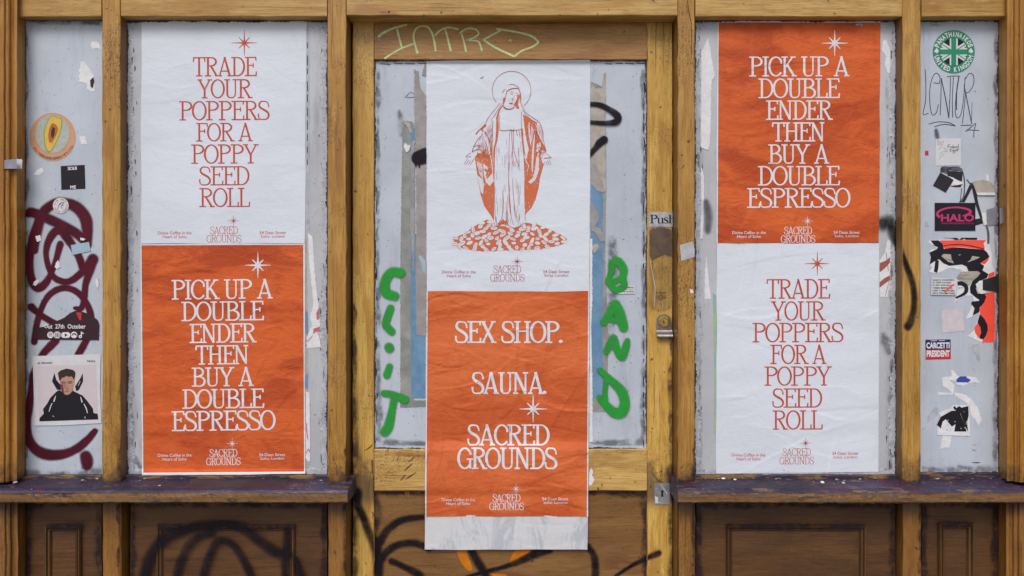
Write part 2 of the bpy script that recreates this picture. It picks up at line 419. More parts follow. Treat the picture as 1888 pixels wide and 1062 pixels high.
M['paper_o2'] = paper_mat('pale_orange_poster_paper', (.70, .155, .042), (.50, .078, .015), .75, fine=.30)
M['paper_strip'] = paper_mat('bare_grey_white_paper', (.66, .67, .69), (.58, .585, .63), .4, streak=(.46, .48, .54), bd=.001)
M['ink_o'] = flat('orange_red_ink', (.56, .085, .03), .6, c2=(.46, .05, .045), scale=60)
M['ink_w'] = flat('unprinted_white_lettering', (.74, .73, .78), .6, .04, 60)
M['ink_p'] = flat('dark_red_line_ink', (.38, .06, .06), .6)
M['ink_fig'] = flat('orange_figure_ink', (.62, .14, .045), .6, c2=(.56, .16, .08), scale=200)
M['fig_w'] = flat('figure_unprinted_paper', (.68, .69, .74), .6)
M['fig_l'] = flat('figure_half_tone', (.60, .45, .46), .6, c2=(.62, .60, .66), scale=420)
M['white'] = flat('white_sticker_paper', (.66, .665, .70), .55, .08, 60, bump=.0004)
M['scrap'] = flat('torn_paper_white', (.78, .78, .81), .7, .12, 60, bump=.0014)
M['scrap_c'] = flat('torn_paper_cream', (.46, .42, .37), .7, .25, 40, bump=.0014)
M['scrap_g'] = flat('torn_paper_taupe', (.29, .265, .255), .7, c2=(.38, .36, .36), scale=26, bump=.001)
M['scrap_gr'] = flat('old_poster_grey_green', (.22, .23, .215), .6, c2=(.33, .34, .33), scale=18, bump=.002)
M['scrap_b'] = flat('old_poster_blue', (.11, .235, .40), .6, c2=(.17, .31, .46), scale=26, bump=.0008)
M['tape'] = flat('silver_tape', (.30, .30, .37), .38, .25, 40, spec=.6)
M['tape_w'] = flat('pale_tape', (.50, .50, .55), .5, .2, 50, bump=.0006)
M['tape_b'] = flat('pale_blue_sticker', (.35, .50, .60), .5, .12, 40)
M['black'] = flat('black_ink', (.012, .010, .016), .45, spec=.3)
M['black_r'] = flat('black_washed_ink', (.02, .018, .024), .6, .4, 90)
M['maroon'] = flat('deep_maroon_ink', (.035, .008, .016), .5, .3, 50)
M['mag'] = flat('magenta_ink', (.55, .03, .16), .5)
M['red'] = flat('fluorescent_red_ink', (.95, .09, .055), .5, .08, 40)
M['redd'] = flat('red_ink', (.52, .03, .035), .5)
M['redp'] = flat('pink_red_print', (.60, .20, .22), .6, .4, 120)
M['navy'] = flat('navy_ink', (.018, .02, .12), .5)
M['blue'] = flat('blue_ink', (.04, .07, .38), .5)
M['green'] = flat('green_ink', (.015, .25, .13), .5)
M['peach'] = flat('peach_ink', (.62, .33, .20), .55, .08, 60)
M['peachd'] = flat('peach_shadow_ink', (.40, .20, .12), .55)
M['rind'] = flat('melon_rind_ink', (.36, .42, .37), .6, c2=(.50, .52, .46), scale=240)
M['rindg'] = flat('melon_green_ink', (.25, .38, .08), .6)
M['flesh_y'] = flat('melon_flesh_ink', (.72, .43, .06), .6, c2=(.70, .50, .14), scale=60)
M['flesh_o'] = flat('melon_seed_ink', (.55, .19, .02), .6, c2=(.28, .08, .015), scale=300)
M['seed'] = flat('melon_core_ink', (.05, .02, .01), .6)
M['pinkbg'] = flat('pale_pink_print', (.62, .55, .59), .6, .05, 20)
M['skin'] = flat('printed_skin', (.50, .29, .21), .6, c2=(.38, .20, .14), scale=60)
M['skin_d'] = flat('printed_skin_shade', (.15, .06, .045), .6)
M['hair'] = flat('printed_hair', (.018, .010, .010), .6, c2=(.05, .026, .022), scale=300)
M['marker'] = flat('purple_black_marker', (.05, .04, .09), .5)
M['chalk'] = flat('yellow_green_paint_marker', (.66, .76, .28), .8, c2=(.46, .58, .36), scale=120)
M['orange_sp'] = flat('orange_spray', (.62, .20, .01), .6)
def metal(name, c, r, sc=60):
    n = NT(name); n.b.inputs['Metallic'].default_value = 1
    n.col(n.mix(n.ramp(n.noise(n.pos(), sc, 4, .6), .35, .7), c, tuple(x * .6 for x in c))); n.rough(r)
    return n.m
M['steel'] = metal('worn_steel', (.36, .33, .32), .38)
M['brass'] = metal('brass', (.75, .52, .16), .3, 120)
M['alu'] = metal('scratched_aluminium', (.62, .62, .66), .42, 30)
# clear perspex finger plate with a brownish smear
n = NT('scuffed_clear_plate'); n.b.inputs['Roughness'].default_value = .12; n.col((.32, .22, .10))
tr = n.n('ShaderNodeBsdfTransparent'); mx = n.n('ShaderNodeMixShader'); n.l(tr.outputs[0], mx.inputs[1]); n.l(n.b.outputs[0], mx.inputs[2])
n.l(n.ramp(n.noise(n.pos(), 25, 4, .6), .3, .7, .18, .42), mx.inputs[0]); n.l(mx.outputs[0], n.out.inputs[0]); M['perspex'] = n.m
# sill: chipped purple-black paint on top, bare golden wood on the nosing, darkened to stand in for light fading downward
n = NT('chipped_sill_paint'); q = n.pos(rnd=False)
g = n.n('ShaderNodeNewGeometry'); sx = n.n('ShaderNodeSeparateXYZ'); n.l(g.outputs['Normal'], sx.inputs[0])
hn = n.noise(n.pos((.22, 1, 1)), 40, 6, .75); big = n.noise(n.pos((.5, 1, 1)), 9, 5, .6)
pur = n.mix(n.ramp(big, .35, .66), (.046, .032, .072), (.018, .012, .030)); pur = n.mix(n.math('MULTIPLY', n.ramp(n.noise(q, 24, 5, .7), .54, .68), .45), pur, (.12, .10, .14))
pur = n.mix(n.math('MULTIPLY', n.ramp(n.noise(q, 9, 3), .58, .66), .4), pur, (.10, .018, .05))
ww = n.mix(n.ramp(n.noise(n.pos((.07, 1, 1)), 60, 5, .6), .35, .65), (.17, .080, .026), (.25, .135, .048))
ww = n.mix(n.ramp(hn, .52, .62), ww, (.035, .022, .024))
sepz = n.n('ShaderNodeSeparateXYZ'); n.l(n.n('ShaderNodeNewGeometry').outputs['Position'], sepz.inputs[0])
zz = n.math('ADD', sepz.outputs[2], n.math('MULTIPLY', n.math('SUBTRACT', n.noise(n.pos((.4, 1, 1), rnd=False), 30, 5, .7), .5), .016))
ww = n.mix(n.ramp(zz, W(0, 912, -.058)[2], W(0, 907, -.058)[2]), ww, (.030, .019, .034)); ww = n.mix(n.ramp(zz, W(0, 924, -.058)[2], W(0, 929, -.058)[2]), ww, (.030, .019, .024))
mk = n.ramp(n.math('ADD', n.math('ADD', sx.outputs[2], n.math('MULTIPLY', n.math('ABSOLUTE', sx.outputs[0]), 1.2)), n.math('MULTIPLY', n.math('SUBTRACT', hn, .5), 1.6)), .38, .55)
chipm = n.math('MULTIPLY', n.ramp(hn, .57, .60), n.ramp(n.noise(q, 8, 3, .5), .44, .52))
c = n.mix(mk, ww, pur); c = n.mix(n.math('MULTIPLY', chipm, .8), c, (.20, .12, .07))
sp_ = n.ramp(n.noise(n.pos((.5, 1, 1)), 110, 3, .6), .66, .72); c = n.mix(n.math('MULTIPLY', sp_, .7), c, (.36, .33, .36))
n.col(c); n.rough(n.ramp(big, .3, .7, .32, .6)); n.bump(hn, .003, .8); M['sill'] = n.m
n = NT('grimy_glazing_bead'); q = n.pos((.2, 1, 1), rnd=False)
n.col(n.mix(n.ramp(n.noise(q, 42, 5, .7), .50, .60), (.030, .020, .038), (.24, .13, .045))); n.rough(.5); n.bump(n.noise(q, 70, 4, .7), .002, .7); M['bead'] = n.m
# pavement and facade render
n = NT('worn_pavement'); q = n.pos(rnd=False)
br = n.n('ShaderNodeTexBrick'); br.inputs['Scale'].default_value = 1.0; br.inputs['Brick Width'].default_value = .9; br.inputs['Row Height'].default_value = .6; br.inputs['Mortar Size'].default_value = .008
n.l(q, br.inputs['Vector']); br.inputs['Color1'].default_value = (.22, .215, .205, 1); br.inputs['Color2'].default_value = (.26, .25, .24, 1); br.inputs['Mortar'].default_value = (.08, .08, .08, 1)
n.col(n.mix(n.math('MULTIPLY', n.ramp(n.noise(q, 6, 6, .7), .4, .7), .4), br.outputs[0], (.14, .135, .13))); n.rough(.85); M['pave'] = n.m
M['render'] = flat('painted_render', (.30, .28, .26), .85, .2, 8, bump=.002)

# ---- spray paint: a thin sheet whose paint cover thins out toward the edge of the stroke
def spray_mat(name, c, c2=None, gloss=.6, speck=.35, full=1.0, thin=.82):
    n = NT(name)
    n.col(n.mix(n.ramp(n.noise(n.pos(), 20, 4, .6), .35, .7), c, c2 or tuple(x * .7 for x in c))); n.rough(gloss)
    at = n.n('ShaderNodeAttribute', attribute_name='cover')
    ns = n.noise(n.pos(), 700, 2, .7)
    a = n.math('ADD', at.outputs['Fac'], n.math('MULTIPLY', n.math('SUBTRACT', ns, .5), speck))
    a = n.ramp(a, .05, .92, 0, full); a = n.math('MULTIPLY', a, n.ramp(n.noise(n.pos(), 26, 4, .7), .40, .66, 1, thin))
    wear = n.ramp(n.noise(n.pos(), 55, 5, .75), .66, .72, 1, .55); n.b.inputs['Specular IOR Level'].default_value = .2
    tr = n.n('ShaderNodeBsdfTransparent'); mx = n.n('ShaderNodeMixShader')
    n.l(n.math('MULTIPLY', a, wear), mx.inputs[0]); n.l(tr.outputs[0], mx.inputs[1]); n.l(n.b.outputs[0], mx.inputs[2]); n.l(mx.outputs[0], n.out.inputs[0])
    return n.m
M['sp_maroon'] = spray_mat('maroon_spray', (.095, .006, .020), (.055, .004, .014), speck=.3, thin=.95)
M['sp_green'] = spray_mat('green_spray', (.02, .34, .035), (.03, .27, .05))
M['sp_black'] = spray_mat('black_spray', (.008, .006, .012), speck=.2)
M['sp_black2'] = spray_mat('soft_black_spray', (.008, .005, .010), speck=.35, full=.92, thin=.72)
M['sp_faint'] = spray_mat('faint_black_spray', (.03, .025, .035), speck=.3, full=.6)
M['pdirt'] = spray_mat('pane_dirt_film', (.06, .06, .075), (.10, .10, .115), speck=1.3, full=.5, thin=.1)
M['film'] = spray_mat('purple_black_grime_film', (.014, .010, .020), (.03, .018, .03), speck=1.3, full=.62, thin=.15)
M['sp_orange'] = spray_mat('orange_spray_paint', (.66, .20, .01))

def spray(name, strokes, mat, regions, parent=None, step=1.6, grow=1.0, soft=.45, label=None, cat=None, off=.0006, group=None, jit=1.0):
    """strokes: lists of (px,py,radius); regions: (x0,y0,x1,y1,depth)"""
    Q = [interp_path(np.array([(p[0], p[1], p[2] * grow) for p in s], float), True, 2.5) if len(s) > 1 else np.array([s[0]], float) for s in strokes]
    Vx, Fx, Cx = [], [], []
    allp = np.vstack(Q); mr = allp[:, 2].max() * (1.1 + soft)
    for (x0, y0, x1, y1, dep) in regions:
        a0, a1 = max(x0, allp[:, 0].min() - mr), min(x1, allp[:, 0].max() + mr)
        b0, b1 = max(y0, allp[:, 1].min() - mr), min(y1, allp[:, 1].max() + mr)
        if a1 - a0 < 1 or b1 - b0 < 1: continue
        nx, ny = int((a1 - a0) / step) + 2, int((b1 - b0) / step) + 2
        X, Y = np.meshgrid(np.linspace(a0, a1, nx), np.linspace(b0, b1, ny)); x, y = X.ravel(), Y.ravel()
        cov = np.zeros(len(x))
        wob = waves(x, y, 5, .12, 10) * .9 * jit + waves(x, y, 6, .35, 10) * .4 * jit
        for s in Q:
            if len(s) == 1: s = np.vstack([s, s + [[.01, 0, 0]]])
            for i in range(len(s) - 1):
                A, B = s[i, :2], s[i + 1, :2]; r = (s[i, 2] + s[i + 1, 2]) / 2
                R = r * (1 + soft) + 3
                m = (x > min(A[0], B[0]) - R) & (x < max(A[0], B[0]) + R) & (y > min(A[1], B[1]) - R) & (y < max(A[1], B[1]) + R)
                if not m.any(): continue
                d = B - A; L2 = max(d @ d, 1e-9)
                t = np.clip(((x[m] - A[0]) * d[0] + (y[m] - A[1]) * d[1]) / L2, 0, 1)
                dd = np.hypot(x[m] - A[0] - t * d[0], y[m] - A[1] - t * d[1]) + wob[m] * .5
                c = np.clip((r * (1 + soft) - dd) / (2 * r * soft), 0, 1)
                cov[m] = np.maximum(cov[m], c)
        V = np.array([W(a, b, dep - off) for a, b in zip(x, y)]) if False else None
        yd = dep - off; f = (D + yd) / D
        V = np.column_stack([(x - 944) * K * f, np.full(len(x), yd), (531 - y) * K * f])
        base = sum(len(v) for v in Vx); idx = np.arange(nx * ny).reshape(ny, nx)
        q = np.column_stack([idx[:-1, :-1].ravel(), idx[1:, :-1].ravel(), idx[1:, 1:].ravel(), idx[:-1, 1:].ravel()])
        keep = (cov[q].max(1) > .06); q = q[keep]
        used = np.unique(q); rm = -np.ones(nx * ny, int); rm[used] = np.arange(len(used))
        Vx.append(V[used]); Fx.append(rm[q] + base); Cx.append(cov[used])
    V = np.vstack(Vx); F = np.vstack(Fx).tolist(); C = np.concatenate(Cx)
    org = (V[:, 0].mean(), V[:, 1].mean(), V[:, 2].min()) if parent is None else None
    o = new_obj(name, V, F, mat, parent, origin=org)
    a = o.data.attributes.new('cover', 'FLOAT', 'POINT'); a.data.foreach_set('value', C)
    tag(o, label, cat, group)
    return o

# ------------------------------------------------------------------ joinery builders
def board(name, x0, y0, x1, y1, yf, yb, mat, parent, axis='v', ch=.0022, jit=.0005, seed=0, seg=.03, label=None):
    """a timber running along its axis with eased, slightly uneven arrises. px corners are on its face"""
    f = (D + yf) / D
    X0, X1 = (x0 - 944) * K * f, (x1 - 944) * K * f; Z1, Z0 = (531 - y0) * K * f, (531 - y1) * K * f
    L0, L1, A0, A1 = (Z0, Z1, X0, X1) if axis == 'v' else (X0, X1, Z0, Z1)
    n = max(2, int((L1 - L0) / seg)); r = hashf(seed + int(abs(x0 * 7 + y0 * 13)))
    ring = [(A0, yb), (A0, yf + ch), (A0 + ch * .4, yf + ch * .4), (A0 + ch, yf), (A1 - ch, yf), (A1 - ch * .4, yf + ch * .4), (A1, yf + ch), (A1, yb)]
    V, F = [], []
    for i in range(n + 1):
        t = L0 + (L1 - L0) * i / n
        ja, jb, jc = r.normal(0, jit, 3)
        for k, (a, b) in enumerate(ring):
            e = ja if k < 4 else jb
            aa = a + (e if k not in (0, 7) else 0); bb = b + (jc * .25 if k in (2, 3, 4, 5) else 0)
            V.append((aa, bb, t) if axis == 'v' else (t, bb, aa))
    m = len(ring)
    for i in range(n):
        for k in range(m):
            j = (k + 1) % m
            q = (i * m + k, i * m + j, (i + 1) * m + j, (i + 1) * m + k)
            F.append(q if axis == 'v' else q[::-1])
    F.append(tuple(range(m))[::-1] if axis == 'v' else tuple(range(m))); F.append(tuple(n * m + k for k in (range(m) if axis == 'v' else reversed(range(m)))))
    o = new_obj(name, V, F, mat, parent)
    if label: o['label'] = label
    return o

def profile_v(name, prof, z0, z1, mat, parent, jit=.0003, smooth=False):
    """upright moulding: prof is a list of (x, y) from left to right"""
    V, F = [], []; n = int((z1 - z0) / .04); r = hashf(len(prof) + int(prof[0][0] * 100)); m = len(prof)
    for i in range(n + 1):
        z = z0 + (z1 - z0) * i / n; e = r.normal(0, jit)
        for (x, y) in prof: V.append((x + e, y + e * .5, z))
    for i in range(n):
        for k in range(m - 1): F.append((i * m + k, i * m + k + 1, (i + 1) * m + k + 1, (i + 1) * m + k))
    return new_obj(name, V, F, mat, parent)

def rect_sheet(name, x0, y0, x1, y1, dep, mat, parent, nx=1, ny=1, thick=.004):
    V, F = [], []
    for s in (0, 1):
        for (a, b) in ((x0, y0), (x1, y0), (x1, y1), (x0, y1)):
            p = W(a, b, dep); V.append((p[0], p[1] + s * thick, p[2]))
    F = [(0, 3, 2, 1), (4, 5, 6, 7), (0, 1, 5, 4), (1, 2, 6, 5), (2, 3, 7, 6), (3, 0, 4, 7)]
    return new_obj(name, V, F, mat, parent)

def ragged_frame(name, x0, y0, x1, y1, dep, mat, parent, w=5, amp=2.2, seed=0, thick=.003, sides='lrtb', lump=.0):
    """uneven bead of putty round a pane: outer edge straight, inner edge ragged"""
    r = hashf(seed); V, F = [], []
    def strip(a, b, inn):
        L = math.hypot(b[0] - a[0], b[1] - a[1]); n = int(L / 3) + 1; base = len(V); u = r.rand(4) * 9
        for i in range(n + 1):
            t = i / n; px, py = a[0] + (b[0] - a[0]) * t, a[1] + (b[1] - a[1]) * t
            ww = max(.6, w + amp * (math.sin(L * t * .11 + u[0]) * .5 + math.sin(L * t * .031 + u[1]) * .6 + r.normal(0, .45)))
            lm = lump * r.rand()
            V.append(W(px, py, dep - thick)); V.append(W(px + inn[0] * ww * .7, py + inn[1] * ww * .7, dep - thick - lm)); V.append(W(px + inn[0] * ww, py + inn[1] * ww, dep))
        for i in range(n):
            for k in (0, 1):
                q = (base + 3 * i + k, base + 3 * i + 3 + k, base + 3 * i + 4 + k, base + 3 * i + 1 + k)
                p0, p1, p2 = (Vector(V[q[z]]) for z in (0, 1, 2)); nn = (p1 - p0).cross(p2 - p0)
                F.append(q if nn.y < 0 else q[::-1])
    if 'l' in sides: strip((x0, y0), (x0, y1), (1, 0))
    if 'r' in sides: strip((x1, y0), (x1, y1), (-1, 0))
    if 't' in sides: strip((x0, y0), (x1, y0), (0, 1))
    if 'b' in sides: strip((x0, y1), (x1, y1), (0, -1))
    return new_obj(name, V, F, mat, parent)

def rag(pts, amp=1.2, step=2.5, seed=0):
    """roughen a torn outline"""
    r = hashf(seed); P = interp_path(np.array(pts, float), False, step, True)
    P += r.normal(0, amp, P.shape) * .5
    return P.tolist()

def cut(name, pts, dep, mat, parent=None, label=None, cat=None, thick=.0006, rough_edge=0, seed=0, group=None, curl=0, kind=None, off=0.0):
    """a flat piece of paper, tape or vinyl with its own thickness"""
    P = rag(pts, rough_edge, 2.5, seed) if rough_edge else [tuple(p) for p in pts]
    tr = tessellate_polygon([[Vector((p[0], p[1], 0)) for p in P]])
    n = len(P); d0 = dep - off
    V = [W(p[0], p[1], d0 - thick) for p in P] + [W(p[0], p[1], d0 + .0001) for p in P]
    F = []
    for t in tr:
        p0, p1, p2 = (Vector(V[i]) for i in t); nn = (p1 - p0).cross(p2 - p0)
        F.append(tuple(t) if nn.y < 0 else tuple(t)[::-1])
    for i in range(n):
        j = (i + 1) % n; F.append((i, j, n + j, n + i))
    V = np.array(V); org = (V[:, 0].mean(), V[:, 1].max(), V[:, 2].min()) if parent is None else None
    o = new_obj(name, V, F, mat, parent, origin=org)
    tag(o, label, cat, group, kind)
    return o

# ================================================================== THE SETTING
GZ = -1.34
def box(name, a, b, mat, parent=None):
    V = [(x, y, z) for x in (a[0], b[0]) for y in (a[1], b[1]) for z in (a[2], b[2])]
    F = [(0, 1, 3, 2), (4, 6, 7, 5), (0, 4, 5, 1), (2, 3, 7, 6), (0, 2, 6, 4), (1, 5, 7, 3)]
    return new_obj(name, V, F, mat, parent)
pv = new_obj('pavement', [(-40, -60, GZ), (40, -60, GZ), (40, 2, GZ), (-40, 2, GZ)], [(0, 1, 2, 3)], M['pave']); tag(pv, kind='structure')
for nm, a, b in (('facade_wall_left', (-6, .0, GZ), (-1.95, .25, 3.2)), ('facade_wall_right', (1.95, .0, GZ), (6, .25, 3.2)), ('facade_wall_upper', (-1.948, .0, 1.35), (1.948, .25, 3.2))):
    tag(box(nm, a, b, M['render']), kind='structure')

YP = .036        # depth of the fixed panes behind the face
YD = .060        # face of the door
YG = .072        # door glass
TOP = -300       # photo row where the uprights end, far above the frame
GROUND = 531 - GZ / K

shop = thing('shop_front', 'golden brown grained timber shop front with four painted-over windows beside the door', 'shop front', (0, 0, GZ))
rect = lambda *a, **k: board(*a, parent=shop, **k)
# backing so that open joints read dark
o = box('backing_board', (-1.94, .10, GZ), (1.94, .13, 1.34), M['seam'], shop)
# posts
for i, (a, b) in enumerate(((188, 222), (604, 638), (1250, 1281), (1664, 1698))):
    board('post', a, TOP, b, 889, 0, .098, M['wood_v'], shop, 'v', seed=i)
    board('lower_post', a + 1, 915, b + (1 if i != 1 else 0), GROUND - 90, .002, .098, M['lower_v'], shop, 'v', seed=i + 9)
# head rails between posts (each end butted, 1.2 px joint)
rails = ((33, 186.8), (223.2, 602.8), (1282.2, 1662.8), (1699.2, 1855))
for i, (a, b) in enumerate(rails):
    board('head_rail', a, -120, b, 30.5, .0015, .09, M['wood_h'], shop, 'h', seed=i + 20)
board('head_rail', 639.2, -120, 1248.8, 28.5, .0015, .09, M['wood_h'], shop, 'h', seed=31)
board('fascia_board', -405, -330, 2293, -121.5, -.03, .06, M['wood_h'], shop, 'h', seed=33)
board('cornice', -405, -372, 2293, -331.5, -.09, .06, M['wood_h'], shop, 'h', seed=34)
# moulded casings left and right
def casing(sgn):
    def X(px, y): return (px - 944) * K * sgn * (D + y) / D
    pr = [(-405, -.034), (6, -.034), (8.0, -.032), (9.0, -.028), (11.5, -.0285), (14, -.0280), (17, -.0255), (18.5, -.0215), (20, -.018), (22.0, -.0165), (23.5, -.0165), (24.8, -.0175), (27, -.0180), (31, -.0170), (32.3, -.014), (32.8, -.004)]
    P = [(X(a, y), y) for a, y in pr] + [(X(32.8, 0), .0), (X(32.8, 0), YP + .02)]
    if sgn < 0: P = P[::-1]
    zt, zs = W(0, TOP)[2], W(0, 884)[2]
    profile_v('casing', P, zs, zt, M['wood_case'], shop)
    P2 = [(x, y + .004) for x, y in P]
    profile_v('lower_casing', P2, GZ, W(0, 920)[2], M['lower_v'], shop)
casing(1); casing(-1)

# windows: thing > window > pane, putty ...
def window(x0, x1, y0, y1, mat, label, seed):
    w = new_obj('window', *[[W(x0 - 14, y0 - 12, YP + .012), W(x1 + 14, y0 - 12, YP + .012), W(x1 + 14, y1 + 6, YP + .012), W(x0 - 14, y1 + 6, YP + .012)], [(0, 3, 2, 1)]], M['seam'], shop)
    w['label'] = label
    rect_sheet('pane', x0 - 12, y0 - 10, x1 + 12, y1 + 4, YP, mat, w)
    return w
w1 = window(47, 188, 38, 877, M['pane'], 'narrow far window with maroon scrawl and round melon sticker', 1)
w2 = window(237, 604, 38, 877, M['pane_grey'], 'wide window behind the white over orange posters', 2)
w3 = window(1284, 1650, 38, 877, M['pane_grey'], 'wide window behind the orange over white posters', 3)
w4 = window(1699, 1838, 38, 872, M['pane'], 'narrow window crowded with stickers and torn paper', 4)
ragged_frame('putty', 46, 37, 189, 878, YP, M['putty'], w1, 1.6, 1.0, 1, sides='lt')
ragged_frame('putty', 232, 37, 606, 879, YP, M['putty'], w2, 4.0, 1.8, 2)
ragged_frame('putty', 1279, 37, 1654, 879, YP, M['putty'], w3, 3.6, 1.8, 3)
ragged_frame('putty', 1697, 37, 1842, 874, YP, M['putty'], w4, 3.0, 1.6, 4, sides='rtb')
# lumpy paste edge inside the putty of the wide windows
def lumps(win, x0, x1, seed, dep=YP, n=60, y0=45, y1=870):
    """irregular dried lumps and dark chips along a pane edge, far too many and small to pick apart"""
    r = hashf(seed); pr = Print(); pk = Print()
    for i in range(n):
        y = r.uniform(y0, y1); x = r.uniform(x0, x1)
        a = r.uniform(.5, 1.4); b = a * r.uniform(2, 8)
        pts = []
        for k in range(9):
            t = k * 2 * math.pi / 9; q = r.uniform(.5, 1.3)
            pts.append((x + a * q * math.cos(t), y + b * q * math.sin(t)))
        (pk if r.rand() < .6 else pr).poly(pts)
    a = pr.build('dried_paste', M['residue'], dep, win, .0012); b = pk.build('grime_chips', M['chip'], dep, win, .0006)
    for o in (a, b):
        if o: o['kind'] = 'stuff'
ragged_frame('paste_edge', 236, 41, 603, 874, YP, M['residue'], w2, 9, 4, 5, .0006, lump=.0010)
ragged_frame('paste_edge', 1283, 41, 1650, 874, YP, M['residue'], w3, 8, 4, 6, .0006, lump=.0010)
lumps(w2, 240, 254, 11, n=46); lumps(w2, 585, 602, 12, n=44)
lumps(w3, 1285, 1296, 13, n=60); lumps(w3, 1634, 1648, 14, n=44)
# glazing beads along the right reveal of post 1 and left reveal of post 4 read as wood
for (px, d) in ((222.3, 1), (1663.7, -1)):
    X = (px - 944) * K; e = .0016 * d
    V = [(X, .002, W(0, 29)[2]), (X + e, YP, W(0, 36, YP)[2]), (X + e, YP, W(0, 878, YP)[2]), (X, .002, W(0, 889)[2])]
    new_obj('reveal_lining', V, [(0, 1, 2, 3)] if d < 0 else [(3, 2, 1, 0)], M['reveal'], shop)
# bottom beads of each window
for i, (a, b) in enumerate(((40, 189), (228, 606), (1276, 1656), (1697, 1846))):
    board('glazing_bead', a, 876 if i < 3 else 872, b, 892, YP - .012, YP + .02, M['bead'], shop, 'h', seed=60 + i, jit=.0008, seg=.012)

def sill(xa, xb, seed):
    prof = [(.085, W(0, 878, YP)[2] - .004), (.030, W(0, 879, YP)[2] - .002), (.000, -.3725 * 1 - .1315 + .0), (-.040, None), (-.052, None), (-.0565, None), (-.0575, None), (-.0555, None), (-.048, None), (.085, None)]
    zb = W(0, 880, YP)[2]; zf = W(0, 904, -.055)[2]; zl = W(0, 928, -.055)[2]
    prof = [(.085, zb + .003), (.030, zb), (-.010, zb + (zf - zb) * .45), (-.045, zf + .003), (-.053, zf - .001), (-.0575, zf - .006), (-.058, (zf + zl) / 2), (-.0575, zl + .004), (-.053, zl), (.085, zl)]
    r = hashf(seed); X0, X1 = (xa - 944) * K * (D - .055) / D, (xb - 944) * K * (D - .055) / D
    n = int((X1 - X0) / .008); V, F = [], []; m = len(prof)
    ph = r.rand(9) * 6
    for i in range(n + 1):
        x = X0 + (X1 - X0) * i / n
        for k, (y, z) in enumerate(prof):
            e = .0003 * math.sin(x * 31 + ph[k % 9]) + r.normal(0, .00045)
            V.append((x, y + (e if 3 <= k <= 8 else 0), z + (e if k not in (0, 9) else 0)))
    for i in range(n):
        for k in range(m):
            j = (k + 1) % m; F.append((i * m + k, (i + 1) * m + k, (i + 1) * m + j, i * m + j))
    F.append(tuple(range(m))); F.append(tuple(n * m + k for k in reversed(range(m))))
    o = new_obj('window_sill', V, F, M['sill'], shop)
    return o
sill(-405, 641, 1); sill(1250, 2293, 2)
# stall riser below the sills
YR = .030
def riser(xa, xb, fx0, fx1, top=966):
    p = board('stall_riser_panel', xa, 915, xb, GROUND - 95, YR, .09, M['panel'], shop, 'v', seed=xa, ch=.001)
    # bolection moulding, mitred: ring profile running round a rectangle
    f = (D + YR) / D
    x0, x1 = (fx0 - 944) * K * f, (fx1 - 944) * K * f; z1 = (531 - top) * K * f; z0 = GZ + .30
    prof = [(0, YR + .0005), (.0008, YR - .0085), (.0030, YR - .0125), (.0062, YR - .0120), (.0072, YR - .0060), (.0095, YR - .0050), (.0105, YR - .0090), (.0130, YR - .0078), (.0165, YR - .0002), (.018, YR + .007)]
    V, F = [], []; m = len(prof)
    for (cx, cz, sx, sz) in ((x0, z1, 1, -1), (x1, z1, -1, -1), (x1, z0, -1, 1), (x0, z0, 1, 1)):
        for (d, y) in prof: V.append((cx + sx * d, y, cz + sz * d))
    for c in range(4):
        e = (c + 1) % 4
        for k in range(m - 1): F.append((c * m + k, c * m + k + 1, e * m + k + 1, e * m + k))
    new_obj('panel_moulding', V, F, M['panel_v'], p)
    d = .0175
    V = [(x0 + d, YR - .0008, z0 + d), (x1 - d, YR - .0008, z0 + d), (x1 - d, YR - .0008, z1 - d), (x0 + d, YR - .0008, z1 - d)]
    new_obj('panel_field', V, [(0, 1, 2, 3)], M['panel'], p)
riser(48, 187.5, 85, 152); riser(240, 603, 290, 545); riser(1284, 1651, 1338, 1595); riser(1700, 1840, 1728, 1793, 962)
for i, (a, b) in enumerate(((-405, 640), (1249, 2293))):
    board('plinth', a, GROUND - 92, b, GROUND, -.02, .09, M['lower_v'], shop, 'h', seed=80 + i)

# ================================================================== THE DOOR
door = thing('shop_door', 'golden brown timber door with a tall painted-over glass pane and Push plate', 'door', (0, YD, GZ))
tL, tR = 650, 1240
board('door_stile', tL, 41, 689.4, GROUND - 10, YD, YD + .035, M['door_v'], door, 'v', seed=1)
board('door_stile', 1193.4, 42, tR, GROUND - 10, YD, YD + .035, M['door_v'], door, 'v', seed=2)
board('door_rail', 690.4, 41.5, 1192.6, 110, YD + .0005, YD + .035, M['door_h'], door, 'h', seed=3)
board('door_rail', 690.4, 828, 1192.6, 905, YD + .0005, YD + .035, M['door_l'], door, 'h', seed=4)
board('door_rail', 690.4, GROUND - 120, 1192.6, GROUND - 10, YD + .0005, YD + .035, M['door_h'], door, 'h', seed=5)
board('door_panel', 686, 902, 1198, GROUND - 110, YD + .014, YD + .03, M['panel_d'], door, 'h', seed=6, ch=.001)
dp = rect_sheet('glass_pane', 686, 106, 1198, 833, YG, M['pane'], door)
ragged_frame('putty', 688, 109, 1194.5, 829.5, YG, M['putty'], door, 4.2, 1.2, 21, thick=.006)
ragged_frame('putty', 688, 901, 1194.5, GROUND - 110, YD + .014, M['putty'], door, 2.0, .8, 22, thick=.004, sides='lrt')
pr = Print(); r = hashf(77)
for side in (694.5, 1187):
    y = 125
    while y < 815:
        h = r.uniform(6, 26)
        if r.rand() < (.75 if side > 1000 else .5): pr.ribbon([(side + r.normal(0, .7), y, r.uniform(.8, 2.4)), (side + r.normal(0, .9), y + h / 2, r.uniform(.8, 2.8)), (side + r.normal(0, .7), y + h, .6)], step=3)
        y += h + r.uniform(3, 14)
x = 700
